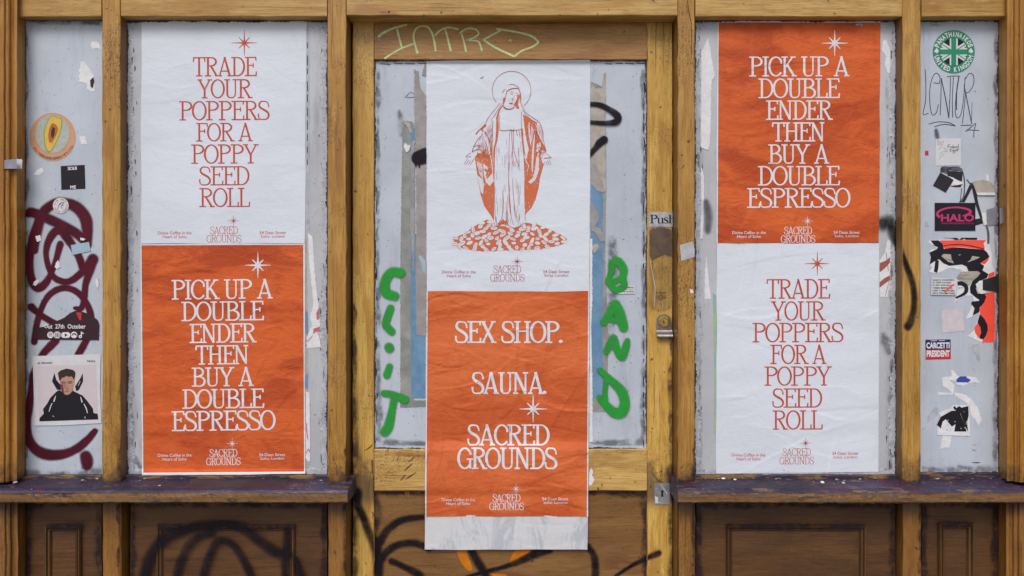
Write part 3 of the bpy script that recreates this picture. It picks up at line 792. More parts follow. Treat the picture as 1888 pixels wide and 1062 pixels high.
while x < 1185:
    h = r.uniform(8, 30)
    if not 785 < x < 1088 and r.rand() < .8: pr.ribbon([(x, 117 + r.normal(0, .5), 1.2), (x + h, 117.5 + r.normal(0, .6), 1.6)], step=3)
    x += h + r.uniform(3, 9)
o = pr.build('grime_line', M['grime'], YG, door, .0005); o['kind'] = 'stuff'
# door frame stop, fills the dark slot beside the door
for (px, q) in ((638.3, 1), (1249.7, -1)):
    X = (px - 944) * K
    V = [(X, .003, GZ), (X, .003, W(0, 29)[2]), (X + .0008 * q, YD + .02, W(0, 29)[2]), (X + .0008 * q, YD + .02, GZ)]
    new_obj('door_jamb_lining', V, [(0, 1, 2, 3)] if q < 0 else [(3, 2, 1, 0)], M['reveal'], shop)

# lock cylinder with steel pull
lk = thing('cylinder_lock', 'brass lock cylinder in a steel pull plate on the door edge', 'lock', W(1224, 620, YD))
def lathe(name, cx, cz, y0, prof, mat, parent, n=28):
    V, F = [], []
    for (rr, yy) in prof:
        for k in range(n):
            a = 2 * math.pi * k / n; V.append((cx + rr * math.cos(a), y0 + yy, cz + rr * math.sin(a)))
    m = len(prof)
    for i in range(m - 1):
        for k in range(n):
            j = (k + 1) % n; F.append((i * n + k, i * n + j, (i + 1) * n + j, (i + 1) * n + k))
    F.append(tuple(range((m - 1) * n, m * n)))
    return new_obj(name, V, F, mat, parent)
P = [(1210, 614), (1210, 592)] + [(1224 - 14 * math.cos(a), 592 - 13 * math.sin(a)) for a in np.linspace(.2, math.pi - .2, 12)] + [(1238, 592), (1238, 614)]
cut('pull_plate', P, YD, M['steel'], lk, thick=.003)
V, F = [], []; prof = [(0, 0), (.004, -.002), (.008, -.007), (.013, -.012), (.018, -.013), (.021, -.010), (.022, -.006)]
x0, x1 = W(1210, 0, YD)[0], W(1239, 0, YD)[0]; zt = W(0, 609, YD)[2]
for (dz, dy) in prof:
    for x in (x0, x1): V.append((x, YD - .003 + dy, zt - dz))
for i in range(len(prof) - 1): F.append((2 * i, 2 * i + 2, 2 * i + 3, 2 * i + 1))
for dd in (1,):
    b = len(V)
    for (dz, dy) in prof:
        for x in (x0, x1): V.append((x, YD - .001 + dy * .8, zt - dz + .001))
    for i in range(len(prof) - 1): F.append((b + 2 * i, b + 2 * i + 1, b + 2 * i + 3, b + 2 * i + 2))
new_obj('pull_lip', V, F, M['steel'], lk, smooth=True)
c = W(1224, 593, YD)
cy = lathe('cylinder', c[0], c[2], YD - .003, [(.0155, 0), (.0155, -.002), (.0142, -.0034), (.0115, -.0036), (.0108, -.0026), (.0100, -.0038), (.0, -.0040)], M['brass'], lk)
pr = Print(); pr.disc(1224, 592, 1.3, n=12); pr.poly([(1223.3, 592), (1224.7, 592), (1225, 597), (1223, 597)])
pr.build('keyway', M['seam'], YD - .0071, lk, .0002)
pr = Print()
for k in range(10):
    a = k * 2 * math.pi / 10; pr.ribbon([(1224 + 6 * math.cos(a), 593 + 6 * math.sin(a), .6), (1224 + 9.5 * math.cos(a), 593 + 9.5 * math.sin(a), .9)], smooth=False)
pr.build('engraving', M['peachd'], YD - .0066, lk, .0003)
# finger plate, push sign, keyhole plate
fp = cut('finger_plate', [(1197, 424), (1197, 563), (1203, 570), (1214, 574), (1228, 572), (1239.5, 564), (1239.5, 424), (1230, 420), (1216, 417), (1204, 419)], YD, M['perspex'], None, 'clear scuffed plastic finger plate on the door stile below the Push sign', 'finger plate', thick=.0022)
pr = Print(); r = hashf(4)
pr.poly(rag([(1198, 425), (1205, 421), (1217, 419), (1231, 421), (1239, 426), (1239, 472), (1226, 469), (1214, 473), (1203, 479), (1198, 470)], 1.2, 2.5, 3))
pr.build('worn_smear', flat('brown_smear', (.13, .085, .055), .5, .35, 40), YD - .0022, fp, .0004)
pr = Print()
sans(pr, 'BIN TROUBLE', 1209, 1228, 538, 541, .01); sans(pr, 'CALL', 1215, 1222, 542, 544); sans(pr, 'LOCK DESIGN', 1209, 1229, 547, 550, .01)
pr.ribbon([(1209, 545.5, .6), (1229, 545.5, .6)]); pr.ribbon([(1214, 552.2, .8), (1222, 552.2, .8)])
pr.build('lettering', M['black'], YD - .0022, fp, .0004)
pr = Print(); pr.ribbon([(1199, 480, .8), (1204, 510, 1.3), (1208, 533, 1.4), (1206, 566, 1.1)]); pr.ribbon([(1220, 555, .5), (1222, 563, .8), (1219, 571, .5)])
pr.build('scratch', M['tape_w'], YD - .0022, fp, .0004)
ps = cut('push_sign', [(1196.5, 391), (1240, 391), (1240, 418.5), (1196.5, 418.5)], YD, M['alu'], None, 'silver sign reading Push at the door edge', 'sign', thick=.0012)
pr = Print(); i0 = 0
serif_text(pr, 'Push', 1198.5, 1246, 396, 412, .19, .07, step=2); 
pv_ = [(min(x, 1239.6), y, z) for x, y, z in pr.v]; pr.v = pv_
pr.build('lettering', M['black'], YD - .0012, ps, .0003)
kp = cut('keyhole_plate', [(1207.5, 891), (1234, 891), (1235, 892), (1235, 929), (1234, 930), (1207.5, 930), (1206.5, 929), (1206.5, 892)], YD, M['alu'], None, 'scratched silver keyhole plate low on the door stile', 'keyhole plate', thick=.0015)
pr = Print(); pr.disc(1221, 906.5, 2.6, n=16); pr.poly([(1219.7, 907), (1222.3, 907), (1223.2, 916), (1218.8, 916)])
pr.build('keyhole', M['seam'], YD - .0015, kp, .0003)
pr = Print(); pr.ribbon([(1217, 892, .5), (1231, 911, 1.3)]); pr.ribbon([(1209, 902, .8), (1212, 900, .8)]); pr.poly(rag([(1207.5, 914), (1213, 917), (1213, 928), (1207.5, 928)], 1)); pr.ribbon([(1214, 926, 1), (1222, 928, .7)])
pr.build('scratch', M['white'], YD - .0015, kp, .00025)

# ================================================================== POSTERS
def crease_field(seed, x0, y0, x1, y1, n, amp, wd, horiz=.6):
    r = hashf(seed); L = []
    for i in range(n):
        cx, cy = r.uniform(x0, x1), r.uniform(y0, y1)
        a = r.normal(0, .25) if r.rand() < horiz else r.normal(math.pi / 2, .25)
        L.append((cx, cy, a, r.uniform(18, 95), r.uniform(.5, 1.5) * wd, r.choice([-1, 1]) * r.uniform(.3, 1) * amp, r.uniform(-.004, .004)))
    return L
def poster(name, quad, mat, label, base, seed, amp=.0007, ncr=34, group=None, nx=130, ny=180, lift=.0016, wd=2.2, border=None):
    x0 = min(p[0] for p in quad); x1 = max(p[0] for p in quad); y0 = min(p[1] for p in quad); y1 = max(p[1] for p in quad)
    CR = crease_field(seed, x0, y0, x1, y1, ncr, amp, wd)
    bf = base if callable(base) else (lambda x, y: np.full(np.shape(x), float(base)))
    def depth(x, y):
        x = np.asarray(x, float); y = np.asarray(y, float)
        z = waves(x, y, seed, .045, 18, 1, 1.5) * amp * .5 + waves(x, y, seed + 1, .16, 18, .7, 1.5) * amp * .14
        for (cx, cy, a, L, w, h, kk) in CR:
            u = (x - cx) * math.cos(a) + (y - cy) * math.sin(a); v = -(x - cx) * math.sin(a) + (y - cy) * math.cos(a) + kk * u * u
            z = z + h * np.exp(-(v / w) ** 2) * np.exp(-(u / L) ** 2) + h * .5 * np.tanh(v / w) * np.exp(-(u / L) ** 2) * np.exp(-(v / (w * 7)) ** 2)
        return bf(x, y) - lift - np.clip(z, -.0012, .004)
    U, Vv = np.meshgrid(np.linspace(0, 1, nx + 1), np.linspace(0, 1, ny + 1)); u, v = U.ravel(), Vv.ravel()
    TL, TR, BR, BL = [np.array(p, float) for p in quad]
    P = ((1 - u) * (1 - v))[:, None] * TL + (u * (1 - v))[:, None] * TR + (u * v)[:, None] * BR + ((1 - u) * v)[:, None] * BL
    dn = waves(P[:, 0], P[:, 1], seed + 7, .05, 8) * .5
    P[:, 0] += dn * ((u < .001) | (u > .999)); P[:, 1] += dn * ((v < .001) | (v > .999))
    dep = depth(P[:, 0], P[:, 1]); f = (D + dep) / D
    V = np.column_stack([(P[:, 0] - 944) * K * f, dep, (531 - P[:, 1]) * K * f])
    idx = np.arange((nx + 1) * (ny + 1)).reshape(ny + 1, nx + 1)
    F = np.column_stack([idx[:-1, :-1].ravel(), idx[1:, :-1].ravel(), idx[1:, 1:].ravel(), idx[:-1, 1:].ravel()])
    org = (V[:, 0].mean(), float(V[:, 1].mean()), V[:, 2].min()); fm = None; mats = [mat]
    if border:
        cu = (U[:-1, :-1] + .5 / nx).ravel(); cv = (Vv[:-1, :-1] + .5 / ny).ravel()
        fm = ((cu < border[0]) | (cu > 1 - border[1]) | (cv < border[2]) | (cv > 1 - border[3])).astype(int).tolist(); mats = [mat, M['paper_w']]
    o = new_obj(name, V, F.tolist(), mat, None, origin=org, smooth=True, mats=mats, fm=fm)
    tag(o, label, 'poster', group)
    Dg = dep.reshape(ny + 1, nx + 1)
    def on_sheet(x, y):
        x = np.asarray(x, float); y = np.asarray(y, float); v = np.full(x.shape, .5); u = v.copy()
        for _ in range(4):
            xl = TL[0] + (BL[0] - TL[0]) * v; xr = TR[0] + (BR[0] - TR[0]) * v; u = (x - xl) / (xr - xl)
            yt = TL[1] + (TR[1] - TL[1]) * u; yb = BL[1] + (BR[1] - BL[1]) * u; v = (y - yt) / (yb - yt)
        gu, gv = np.clip(u, 0, 1) * nx, np.clip(v, 0, 1) * ny
        i, j = np.minimum(gu.astype(int), nx - 1), np.minimum(gv.astype(int), ny - 1); a, b = gu - i, gv - j
        return Dg[j, i] * (1 - a) * (1 - b) + Dg[j, i + 1] * a * (1 - b) + Dg[j + 1, i] * (1 - a) * b + Dg[j + 1, i + 1] * a * b
    return o, on_sheet

def footer(p, dp_, ink, sx, sy, sw, gw, l1, r1, rot=0, St=.11, T=.075, star_at=None, small=None):
    pr = Print(); star(pr, star_at[0], star_at[1], 10.5, 1.0); pr.build('star', ink, dp_, p)
    pr = Print(); serif_text(pr, 'SACRED', sx - sw / 2, sx + sw / 2, sy, sy + 14, St, T, rot, step=2)
    serif_text(pr, 'GROUNDS', sx - gw / 2, sx + gw / 2, sy + 15.7, sy + 29.5, St, T, rot, step=2); pr.build('logo_lettering', ink, dp_, p)
    for (cx, cy, a, b, wa, wb) in (l1, r1):
        pr = Print(); sans(pr, a, cx - wa / 2, cx + wa / 2, cy - 3, cy + 2.6, .004, rot); sans(pr, b, cx - wb / 2, cx + wb / 2, cy + 4.2, cy + 9.8, .004, rot)
        pr.build('small_lettering', small or ink, dp_, p)
DC = ('Divine Coffee in the', 'Heart of Soho'); DS = ('54 Dean Street', 'Soho, London')
def lines(p, dp_, ink, L, St, T, rot):
    for (t, a, b, c, d) in L:
        pr = Print(); serif_text(pr, t, a, b, c, d, St, T, rot); pr.build('lettering', ink, dp_, p, .0005)

# left window
p, f = poster('poster', [(261, 38.5), (565, 38.5), (562, 449), (259.5, 449)], M['paper_w'], 'white poster with orange lettering, above the orange one in the left wide window', YP, 101, amp=.0006, ncr=24, group='white poppy seed roll posters')
lines(p, f, M['ink_o'], [('TRADE', 355, 474, 105, 140.5), ('YOUR', 364, 464, 146, 181), ('POPPERS', 330, 498, 186, 221.5), ('FOR A', 361, 466, 226.5, 260.5), ('POPPY', 352, 476, 266, 301.5), ('SEED', 366, 461, 306.5, 341.5), ('ROLL', 367, 461, 346.5, 381.5)], .098, .056, -.35)
pr = Print(); star(pr, 450.5, 79, 24, .95); pr.build('star', M['ink_o'], f, p)
footer(p, f, M['ink_o'], 413, 417.5, 52, 65, (322, 429.5, *DC, 62, 44), (503, 429, *DS, 48, 44), -.3, .07, .05, (430.5, 407))
p, f = poster('poster', [(258.5, 450), (561.5, 449), (563, 874), (262, 876.5)], M['paper_o'], 'orange poster with white lettering, hung under the white one in the left wide window', lambda x, y: np.where(y > 866, YP - .012 * np.clip((y - 866) / 6, 0, 1), YP), 102, amp=.0013, ncr=70, group='orange double espresso posters', lift=.0022, border=(.009, .004, .006, .011))
lines(p, f, M['ink_w'], [('PICK UP A', 316, 503, 515, 551.5), ('DOUBLE', 334, 487, 555.5, 591.5), ('ENDER', 349, 472, 596.5, 632), ('THEN', 360, 460, 636.5, 672), ('BUY A', 353, 468, 677, 712.5), ('DOUBLE', 335.5, 487.5, 717, 753), ('ESPRESSO', 316, 508, 757, 794)], .120, .070, -.7)
pr = Print(); star(pr, 475.5, 489, 24, 1.25); pr.build('star', M['ink_w'], f, p)
footer(p, f, M['ink_w'], 412, 828, 52, 64, (322, 839.5, *DC, 62, 44), (502, 838.5, *DS, 48, 44), -.6, .10, .07, (428, 818))

# door: the sheet bridges the glass, the lock rail and the bottom panel
def dbase(x, y):
    y = np.asarray(y, float); s = lambda a, b: np.clip((y - a) / (b - a), 0, 1) ** 2 * (3 - 2 * np.clip((y - a) / (b - a), 0, 1))
    return YG + (YD - YG) * s(812, 832) + .004 * s(900, 916) + (YD - YG) * (1 - s(108, 117))
p, f = poster('poster', [(785.5, 112), (1088.5, 110.5), (1086.5, 537.5), (786.5, 537.5)], M['paper_w'], 'white poster with an orange engraving of a robed saint on the door glass', dbase, 103, amp=.0008, ncr=34)
saint_p, saint_f = p, f
footer(p, f, M['ink_p'], 935.5, 489.5, 52, 64, (846, 501.5, *DC, 62, 44), (1025.5, 501, *DS, 48, 44), 0, .07, .055, (953.5, 482))
p, f = poster('poster', [(786.5, 537), (1086.5, 537), (1084, 952), (784, 952)], M['paper_o2'], 'orange poster advertising a shop and sauna in white lettering, on the door', dbase, 104, amp=.0017, ncr=110, lift=.0024, wd=2.0, border=(.008, .004, .002, .002), nx=150, ny=210)
lines(p, f, M['ink_w'], [('SEX SHOP.', 838, 1040, 592, 632.5), ('SAUNA.', 869, 1010, 686, 726.5), ('SACRED', 861, 1014, 782.5, 821.5), ('GROUNDS', 843, 1028, 825, 865)], .125, .072, 0)
pr = Print(); star(pr, 983, 754, 25.5, 1.25); pr.build('star', M['ink_w'], f, p)
footer(p, f, M['ink_w'], 934, 911, 52, 64, (845, 921.5, *DC, 62, 44), (1024, 920, *DS, 48, 44), 0, .10, .07, (951.5, 902))
p, f = poster('poster_tail', [(783.5, 950.5), (1083.5, 950.5), (1083, 1013.5), (783, 1013)], M['paper_strip'], 'bare grey white strip of paper hanging below the orange poster on the door', dbase, 105, amp=.0006, ncr=10, lift=.0012, nx=110, ny=30)
p['category'] = 'paper strip'

# right window
p, f = poster('poster', [(1322.5, 39), (1623.5, 39.5), (1620.5, 448.5), (1321, 448.5)], M['paper_o'], 'orange poster with white lettering, above the white one in the right wide window', YP, 106, amp=.0012, ncr=60, group='orange double espresso posters', lift=.0022, border=(.006, .002, .005, .001))
lines(p, f, M['ink_w'], [('PICK UP A', 1381, 1566, 104, 141), ('DOUBLE', 1398, 1549, 144.5, 181), ('ENDER', 1412, 1534, 185, 221), ('THEN', 1423, 1522, 225.5, 261), ('BUY A', 1416, 1529, 266, 302), ('DOUBLE', 1397, 1549, 306, 342), ('ESPRESSO', 1377, 1568, 346.5, 383)], .112, .066, -.15)
pr = Print(); star(pr, 1539, 79.5, 24, 1.2); pr.build('star', M['ink_w'], f, p)
footer(p, f, M['ink_w'], 1471.5, 418, 52, 64, (1381, 429, *DC, 62, 44), (1561, 428.5, *DS, 48, 44), -.1, .10, .07, (1489, 407.5))
p, f = poster('poster', [(1322, 448.5), (1621, 448.5), (1620, 870.5), (1320, 872.5)], M['paper_w'], 'white poster with orange lettering, hung under the orange one in the right wide window', YP, 107, amp=.0009, ncr=40, group='white poppy seed roll posters')
lines(p, f, M['ink_o'], [('TRADE', 1413, 1531, 514.5, 550.5), ('YOUR', 1422, 1521, 555.5, 591), ('POPPERS', 1387, 1556, 595, 631), ('FOR A', 1420, 1524, 635.5, 671), ('POPPY', 1409, 1533, 675.5, 711), ('SEED', 1423, 1517, 716, 751.5), ('ROLL', 1424, 1517, 756.5, 792)], .098, .058, -.15)
pr = Print(); star(pr, 1507, 486, 22.5, .95); pr.build('star', M['ink_o'], f, p)
footer(p, f, M['ink_o'], 1469, 826.5, 53, 64, (1380, 839, *DC, 62, 44), (1558.5, 836, *DS, 48, 44), -.1, .07, .05, (1485.5, 817))

# ---- the engraved figure on the door poster
p, f = saint_p, saint_f
O, Wt, H, Ln = Print(), Print(), Print(), Print()
O.poly([(875.3, 290), (880, 284), (888, 281), (895, 271), (899, 282), (904, 292), (902, 268), (901, 256), (904, 250), (907.5, 262), (908, 290), (911, 290), (911.4, 339), (910.8, 407.5), (905.3, 397.7), (893, 380.6), (886.3, 359.8), (879.6, 320.6)])
O.poly([(964, 211), (969, 213), (979, 220), (990, 227), (988, 234), (992, 246), (998, 259), (1004, 270), (1007, 280), (1000, 277), (996, 285), (1000, 300), (1002.6, 303), (995.9, 326.7), (992.8, 347.5), (987.3, 368.3), (980, 383), (968.3, 395.3), (968, 300), (970, 293), (975, 276), (970, 255), (967, 235)])
O.poly([(955, 176), (958.4, 173.5), (959.4, 180.3), (956.4, 184), (955, 191.6), (957.8, 200), (953, 201), (949.6, 195.3), (946, 194), (950, 189), (952.5, 183)])
O.disc(953.6, 176.6, 2.2, 1.2, .3, 10); O.ribbon([(939.5, 190, .8), (942.2, 191.6, 1.8), (945.5, 190.4, .8)], step=1)
O.poly([(927.7, 180.3), (932.4, 180.3), (931.4, 186), (927.7, 195.3), (922, 203), (920, 210), (918.2, 220), (913.8, 220), (919.2, 203), (926.7, 193.4)])
O.ribbon([(917.5, 214, 3), (917, 226, 4.2), (917, 240, 5), (914.5, 262, 3.4), (911.5, 275, 3.2), (910.5, 310, 3), (910.5, 345, 2)])
O.ribbon([(962, 236, 1.5), (962.5, 241, 4), (963.5, 257, 3.4), (965.5, 276, 3.4), (967, 290, 3.6), (968.5, 320, 3.6), (968, 350, 3), (968, 385, 1.5)])
O.poly([(895.5, 227), (897, 233), (891, 237), (889, 244), (886, 238), (878, 249), (876.5, 246), (882, 240), (888, 235)])
O.disc(943.6, 173, 2.3, 1.2, .15, 10); O.ribbon([(939.8, 170.5, .8), (943, 168.9, 1.0), (947, 170, .7)], step=1); O.ribbon([(951, 172.5, .6), (954, 172.4, .9), (957, 174, .6)], step=1); O.ribbon([(948.5, 175, .6), (946.8, 182, .8), (944, 184.4, 1.1), (946.5, 185.6, .7)], step=1)
O.poly([(938.3, 330), (939.6, 358.5), (941.4, 375.7), (942.6, 395.3), (939.4, 383), (937.9, 358.5)])
O.poly([(927.3, 350), (928.6, 370), (928, 392), (926.6, 392), (926.8, 370)])
O.poly([(915, 416), (922, 409), (927, 404), (932, 408), (934, 404), (938, 415), (930, 412), (921, 416)])
for P in ([(891.2, 301), (899.8, 309.6), (895.5, 323), (898, 330.4), (909, 318), (910, 334), (902.8, 343.2), (895.5, 335.3), (891.8, 319.4)], [(880.2, 323), (889.4, 330.4), (892.4, 339), (890.6, 358.5), (886.3, 353.6)],
          [(988.5, 290), (994, 290), (993.4, 314.5), (987.3, 331.6), (978.7, 339), (973.8, 335.3), (982.4, 328), (987.3, 308.4)], [(990, 266), (996, 262), (998, 270), (992, 280), (988, 279)]): Wt.poly(P)
Wt.ribbon([(904, 262, .8), (902.5, 278, 1.6), (906, 296, 1.6), (908.5, 318, 1.6)]); Wt.ribbon([(975.3, 225, .8), (976, 245, 3), (979, 268, 1.5)]); Wt.ribbon([(986, 246, 1), (983.5, 270, 3), (981.5, 305, 3), (982, 318, .8)])
Wt.ribbon([(993, 282, 2.2), (989, 300, 2.6), (986.5, 318, 1)]); Wt.ribbon([(966, 285, 1.2), (970.5, 298, 1.4), (974.5, 306, 1.2), (971, 318, .8)]); 
H.poly([(878.4, 297), (886, 300), (889.4, 303.5), (890.6, 331.6), (883.3, 319.4)]); H.poly([(890, 262), (898, 268), (894, 276), (888, 276), (877, 275), (883, 268)]); H.poly([(897, 236), (905, 228), (906.5, 262), (899, 252)])
H.poly([(980, 230), (984, 240), (981, 262), (977, 262)]); H.poly([(993, 229), (998, 232), (1001, 246), (1000, 258), (994, 246)]); H.ribbon([(909.5, 222, 1.2), (908, 262, 1.6), (909.5, 300, 1.2)]); H.ribbon([(948.5, 372, .6), (950.5, 395, 1.8), (951, 410, 1.2)])
for L in ([(938, 156, .5), (945, 155.5, .9), (952, 158, .9), (958, 163, .6)], [(934, 169, 1.4), (938, 166, 1.6), (943, 163.8, 1.8), (954, 163, 1.6), (958, 168, 1.3), (960, 177, 1.5), (960, 188, 1.0), (963, 197, 1), (968, 204, .6)],
          [(934, 169, 1.2), (932.5, 177, 1), (930, 181, 1)], [(926, 171, .9), (929, 167, 1), (931.5, 164, .8)], [(927.7, 195.5, 1.8), (932, 199.8, 2), (938, 201.5, 2), (944, 200, 1.8), (949, 197, 1.4)],
          [(922, 189, .6), (915, 199, .8), (909, 206, .9), (901, 216, .9), (896, 226, .8)], [(926, 190, .6), (916, 206, .9), (909, 217, .8)], [(963, 203, .7), (975, 212, 1), (983, 217.5, 1.2), (992, 223.5, 1), (997, 230, .9), (1001, 245, 1.3), (1001.5, 256, .8), (1007, 279, .8)],
          [(966, 208, .6), (979, 220, .8), (991, 227, .8)], [(907, 217, .8), (907.6, 240, .9), (908, 262, .9)], [(920.5, 212, .7), (921, 238, .8)], [(961.5, 206, .8), (961.2, 222, .8), (962, 237, .8)],
          [(921, 239.5, 1), (929, 241, 1.1), (937, 240, 1), (943.5, 241, 1.6), (950, 240.5, 1), (961, 238.5, 1)], [(941, 238, 1.2), (944.5, 241, 1.2), (948, 238, 1.2)], [(952, 241, .8), (954, 250, .8)], [(957, 241, .8), (959, 254, .8)],
          [(943.2, 242, .8), (943.8, 258, .8), (944.8, 274, 1), (943.5, 290, .7), (947.5, 308, .7)], [(946.5, 242, .8), (946.8, 262, .9), (947.4, 276, 1), (951, 290, .7), (957, 307, .8)], [(944.5, 276, .7), (946, 292, .7), (949, 306, .6)], [(939.5, 244, .6), (938.6, 270, .7), (938, 300, .8), (938, 345, .9), (940.5, 385, .9), (943, 402, .9), (947, 415, .7)],
          [(945, 328, .6), (945.8, 348, .9), (947.5, 372, .9), (950, 400, .9)], [(933, 372, .5), (934, 392, .8), (937.5, 410, .8)], [(927, 350, .7), (927, 388, .8), (924, 404, .8), (914.5, 416.5, .8)], [(911.5, 342, .8), (912.6, 390, .8), (914, 408, .8)],
          [(958, 396, .6), (957.6, 406, .9)], [(968, 392, .8), (968.4, 408, .7)], [(911, 412, .8), (915, 418, .8), (925, 412.5, .8), (935, 415, .8), (945, 419.5, .8), (953, 420.5, .8), (962, 414, .8), (971, 410.5, .8)],
          [(895, 229, 1.2), (889, 235, 1.5), (882, 242, 1.2), (877.3, 248, 1)], [(885, 252, .9), (879, 260, .9), (873.5, 270, 1), (870.4, 280.4, 1.6)], [(870.4, 280.6, 1.2), (876.4, 276.9, 1.2), (884, 276.2, 1), (890, 280, 1), (892, 286, .8)], [(873, 271, 1), (882, 268, .9), (890, 271, .7)], [(893, 242, .8), (899, 252, .9), (902, 260, .9)], [(893, 258, .7), (897, 266, .8), (900, 280, .8), (904, 293, .8)],
          [(880, 281, .8), (883, 285, .8), (882, 290, .8)], [(868.8, 281.4, .7), (862, 285.5, .7), (858.5, 290, .7)], [(859, 290, .6), (863, 289, .7), (868, 289, 1.5)], [(862, 293, .6), (855.6, 302, .7)], [(865, 295, .6), (858.5, 304, .7)], [(868, 296.6, .8), (863, 304, .7)], [(873, 295, .6), (867, 304, .6)], [(874.5, 292, .7), (870, 299, .5)],
          [(995.9, 290, .8), (996.5, 285, .8), (1000, 280.6, .9), (1006.5, 280.6, .7)], [(999, 292, .6), (1000, 285, .7), (1003.5, 282.5, .7)], [(1006, 282.5, .8), (1012, 286.6, .7), (1016.6, 291, .9)], [(1003.4, 292, 1), (1008, 291, 1.2), (1016, 291.3, .9)], [(1003.6, 298, .7), (1003, 304, .7)], [(1006.8, 297.5, .7), (1009.5, 304.5, .7)], [(1009.5, 296, .7), (1013.2, 304.5, .7)], [(1012, 293.8, .7), (1016.4, 303, .6)], [(992, 273, .8), (996, 271, .9), (1000, 274, .8)],
          [(943, 181, .6), (946, 183, .7)], [(939, 189.6, 1.4), (942, 190.8, 1.6), (945.5, 189.4, 1.2)]): Ln.ribbon(L, step=2)
a0, a1 = math.radians(142), math.radians(410)
Ln.ribbon([(943.3 + 35.7 * math.cos(a), 167 + 35.7 * math.sin(a), .85) for a in np.linspace(a0, math.radians(142 + 270), 60)], step=3)
# mound of beans
mound = [(831, 443.7), (838, 438), (855, 431.5), (864, 425), (873.7, 418), (886, 410), (898, 404.7), (907, 406), (914, 414), (922.4, 415.7), (942, 420.6), (959, 417), (973.6, 411), (989.4, 413.3), (1007.7, 420.6), (1032, 431.5), (1046, 440), (1043, 447.4), (1024.8, 454.7), (995.5, 459), (959, 461.4), (922.4, 462), (893, 463.8), (873.7, 462), (849.4, 457), (838.4, 449.8)]
O.poly(rag(mound, 1.0, 4, 8))
r = hashf(21); cent = []
def inside(x, y, P):
    c = False; n_ = len(P)
    for i in range(n_):
        (xa, ya), (xb, yb) = P[i], P[(i + 1) % n_]
        if (ya > y) != (yb > y) and x < (xb - xa) * (y - ya) / (yb - ya) + xa: c = not c
    return c
t = 0
while len(cent) < 95 and t < 9000:
    t += 1; x, y = r.uniform(832, 1046), r.uniform(405, 463)
    if not inside(x, y, mound): continue
    if 915 < x < 962 and y < 424: continue
    if all(((x - a) / 12.0) ** 2 + ((y - b) / 6.4) ** 2 > .95 for a, b in cent): cent.append((x, y))
for (x, y) in cent:
    a, b, th = r.uniform(3.8, 7.4), r.uniform(2.4, 3.8), r.normal(0, .5) - .25
    if r.rand() < .18: th += 1.2
    Wt.disc(x, y, a, b, th, 12); c, s_ = math.cos(th), math.sin(th)
    if r.rand() < .55: Ln.ribbon([(x - a * .6 * c, y - a * .6 * s_, .3), (x + b * .3 * s_, y - b * .3 * c, .8), (x + a * .6 * c, y + a * .6 * s_, .3)], step=2)
    if r.rand() < .5: Ln.ribbon([(x + a * math.cos(q) * c - b * math.sin(q) * s_, y + a * math.cos(q) * s_ + b * math.sin(q) * c, .6) for q in np.linspace(.2, 2.6, 8)], step=2)
rf = hashf(88)
robes = ([(875.3, 290), (880, 284), (895, 271), (908, 262), (911, 300), (911, 345), (905, 397), (893, 380), (886, 359), (879, 320)], [(964, 211), (979, 220), (990, 228), (998, 259), (1007, 280), (1000, 300), (995, 327), (987, 368), (968, 395), (968, 300), (967, 235)])
for q in range(520):
    P = robes[q % 2]; x, y = rf.uniform(872, 912) if q % 2 == 0 else rf.uniform(962, 1008), rf.uniform(212, 395)
    if inside(x, y, P) and rf.rand() < (.95 if y < 345 else .35):
        L_ = rf.uniform(.8, 3.4); Wt.ribbon([(x, y, .55), (x + rf.normal(0, .5), y + L_, .55)], smooth=False)
# engraved hatching on the dress and the sleeves
for q in range(260):
    x, y = rf.uniform(914, 966), rf.uniform(245, 408)
    if rf.rand() < .45 * (1 - abs(math.sin((x - 914) / 52 * math.pi * 2.5))) + .06: Ln.ribbon([(x, y, .3), (x + rf.normal(0, .4), y + rf.uniform(4, 12), .45), (x + rf.normal(0, .5), y + rf.uniform(12, 20), .3)], step=4)
for q in range(90):
    x, y = rf.uniform(877, 908), rf.uniform(236, 284)
    if x - 877 > (262 - y) * .6: Ln.ribbon([(x, y, .35), (x + rf.uniform(-3, 1), y + rf.uniform(4, 8), .45)], smooth=False)
for q in range(70):
    x, y = rf.uniform(985, 1004), rf.uniform(228, 285)
    Ln.ribbon([(x, y, .35), (x + rf.uniform(0, 2), y + rf.uniform(3, 8), .5)], smooth=False) if x < 992 + (y - 228) * .28 else None
O.build('printed_figure', M['ink_fig'], f, p, .0003); tag(H.build('half_tone', M['fig_l'], f, p, .00045), kind='stuff'); tag(Wt.build('figure_highlights', M['fig_w'], f, p, .00055), kind='stuff'); tag(Ln.build('printed_outline', M['ink_p'], f, p, .0007), kind='stuff')
pr = Print(); pr.poly([(884.5, 144.5), (890, 141), (892.5, 140.5), (891, 143.5), (887, 145.5)]); pr.build('scuff', M['tape'], f, p, .0004)

# ================================================================== SCRAPS ON THE GLASS
def sticker(name, pts, dep, mat, label, cat='sticker', **k): return cut(name, pts, dep, mat, None, label, cat, **k)
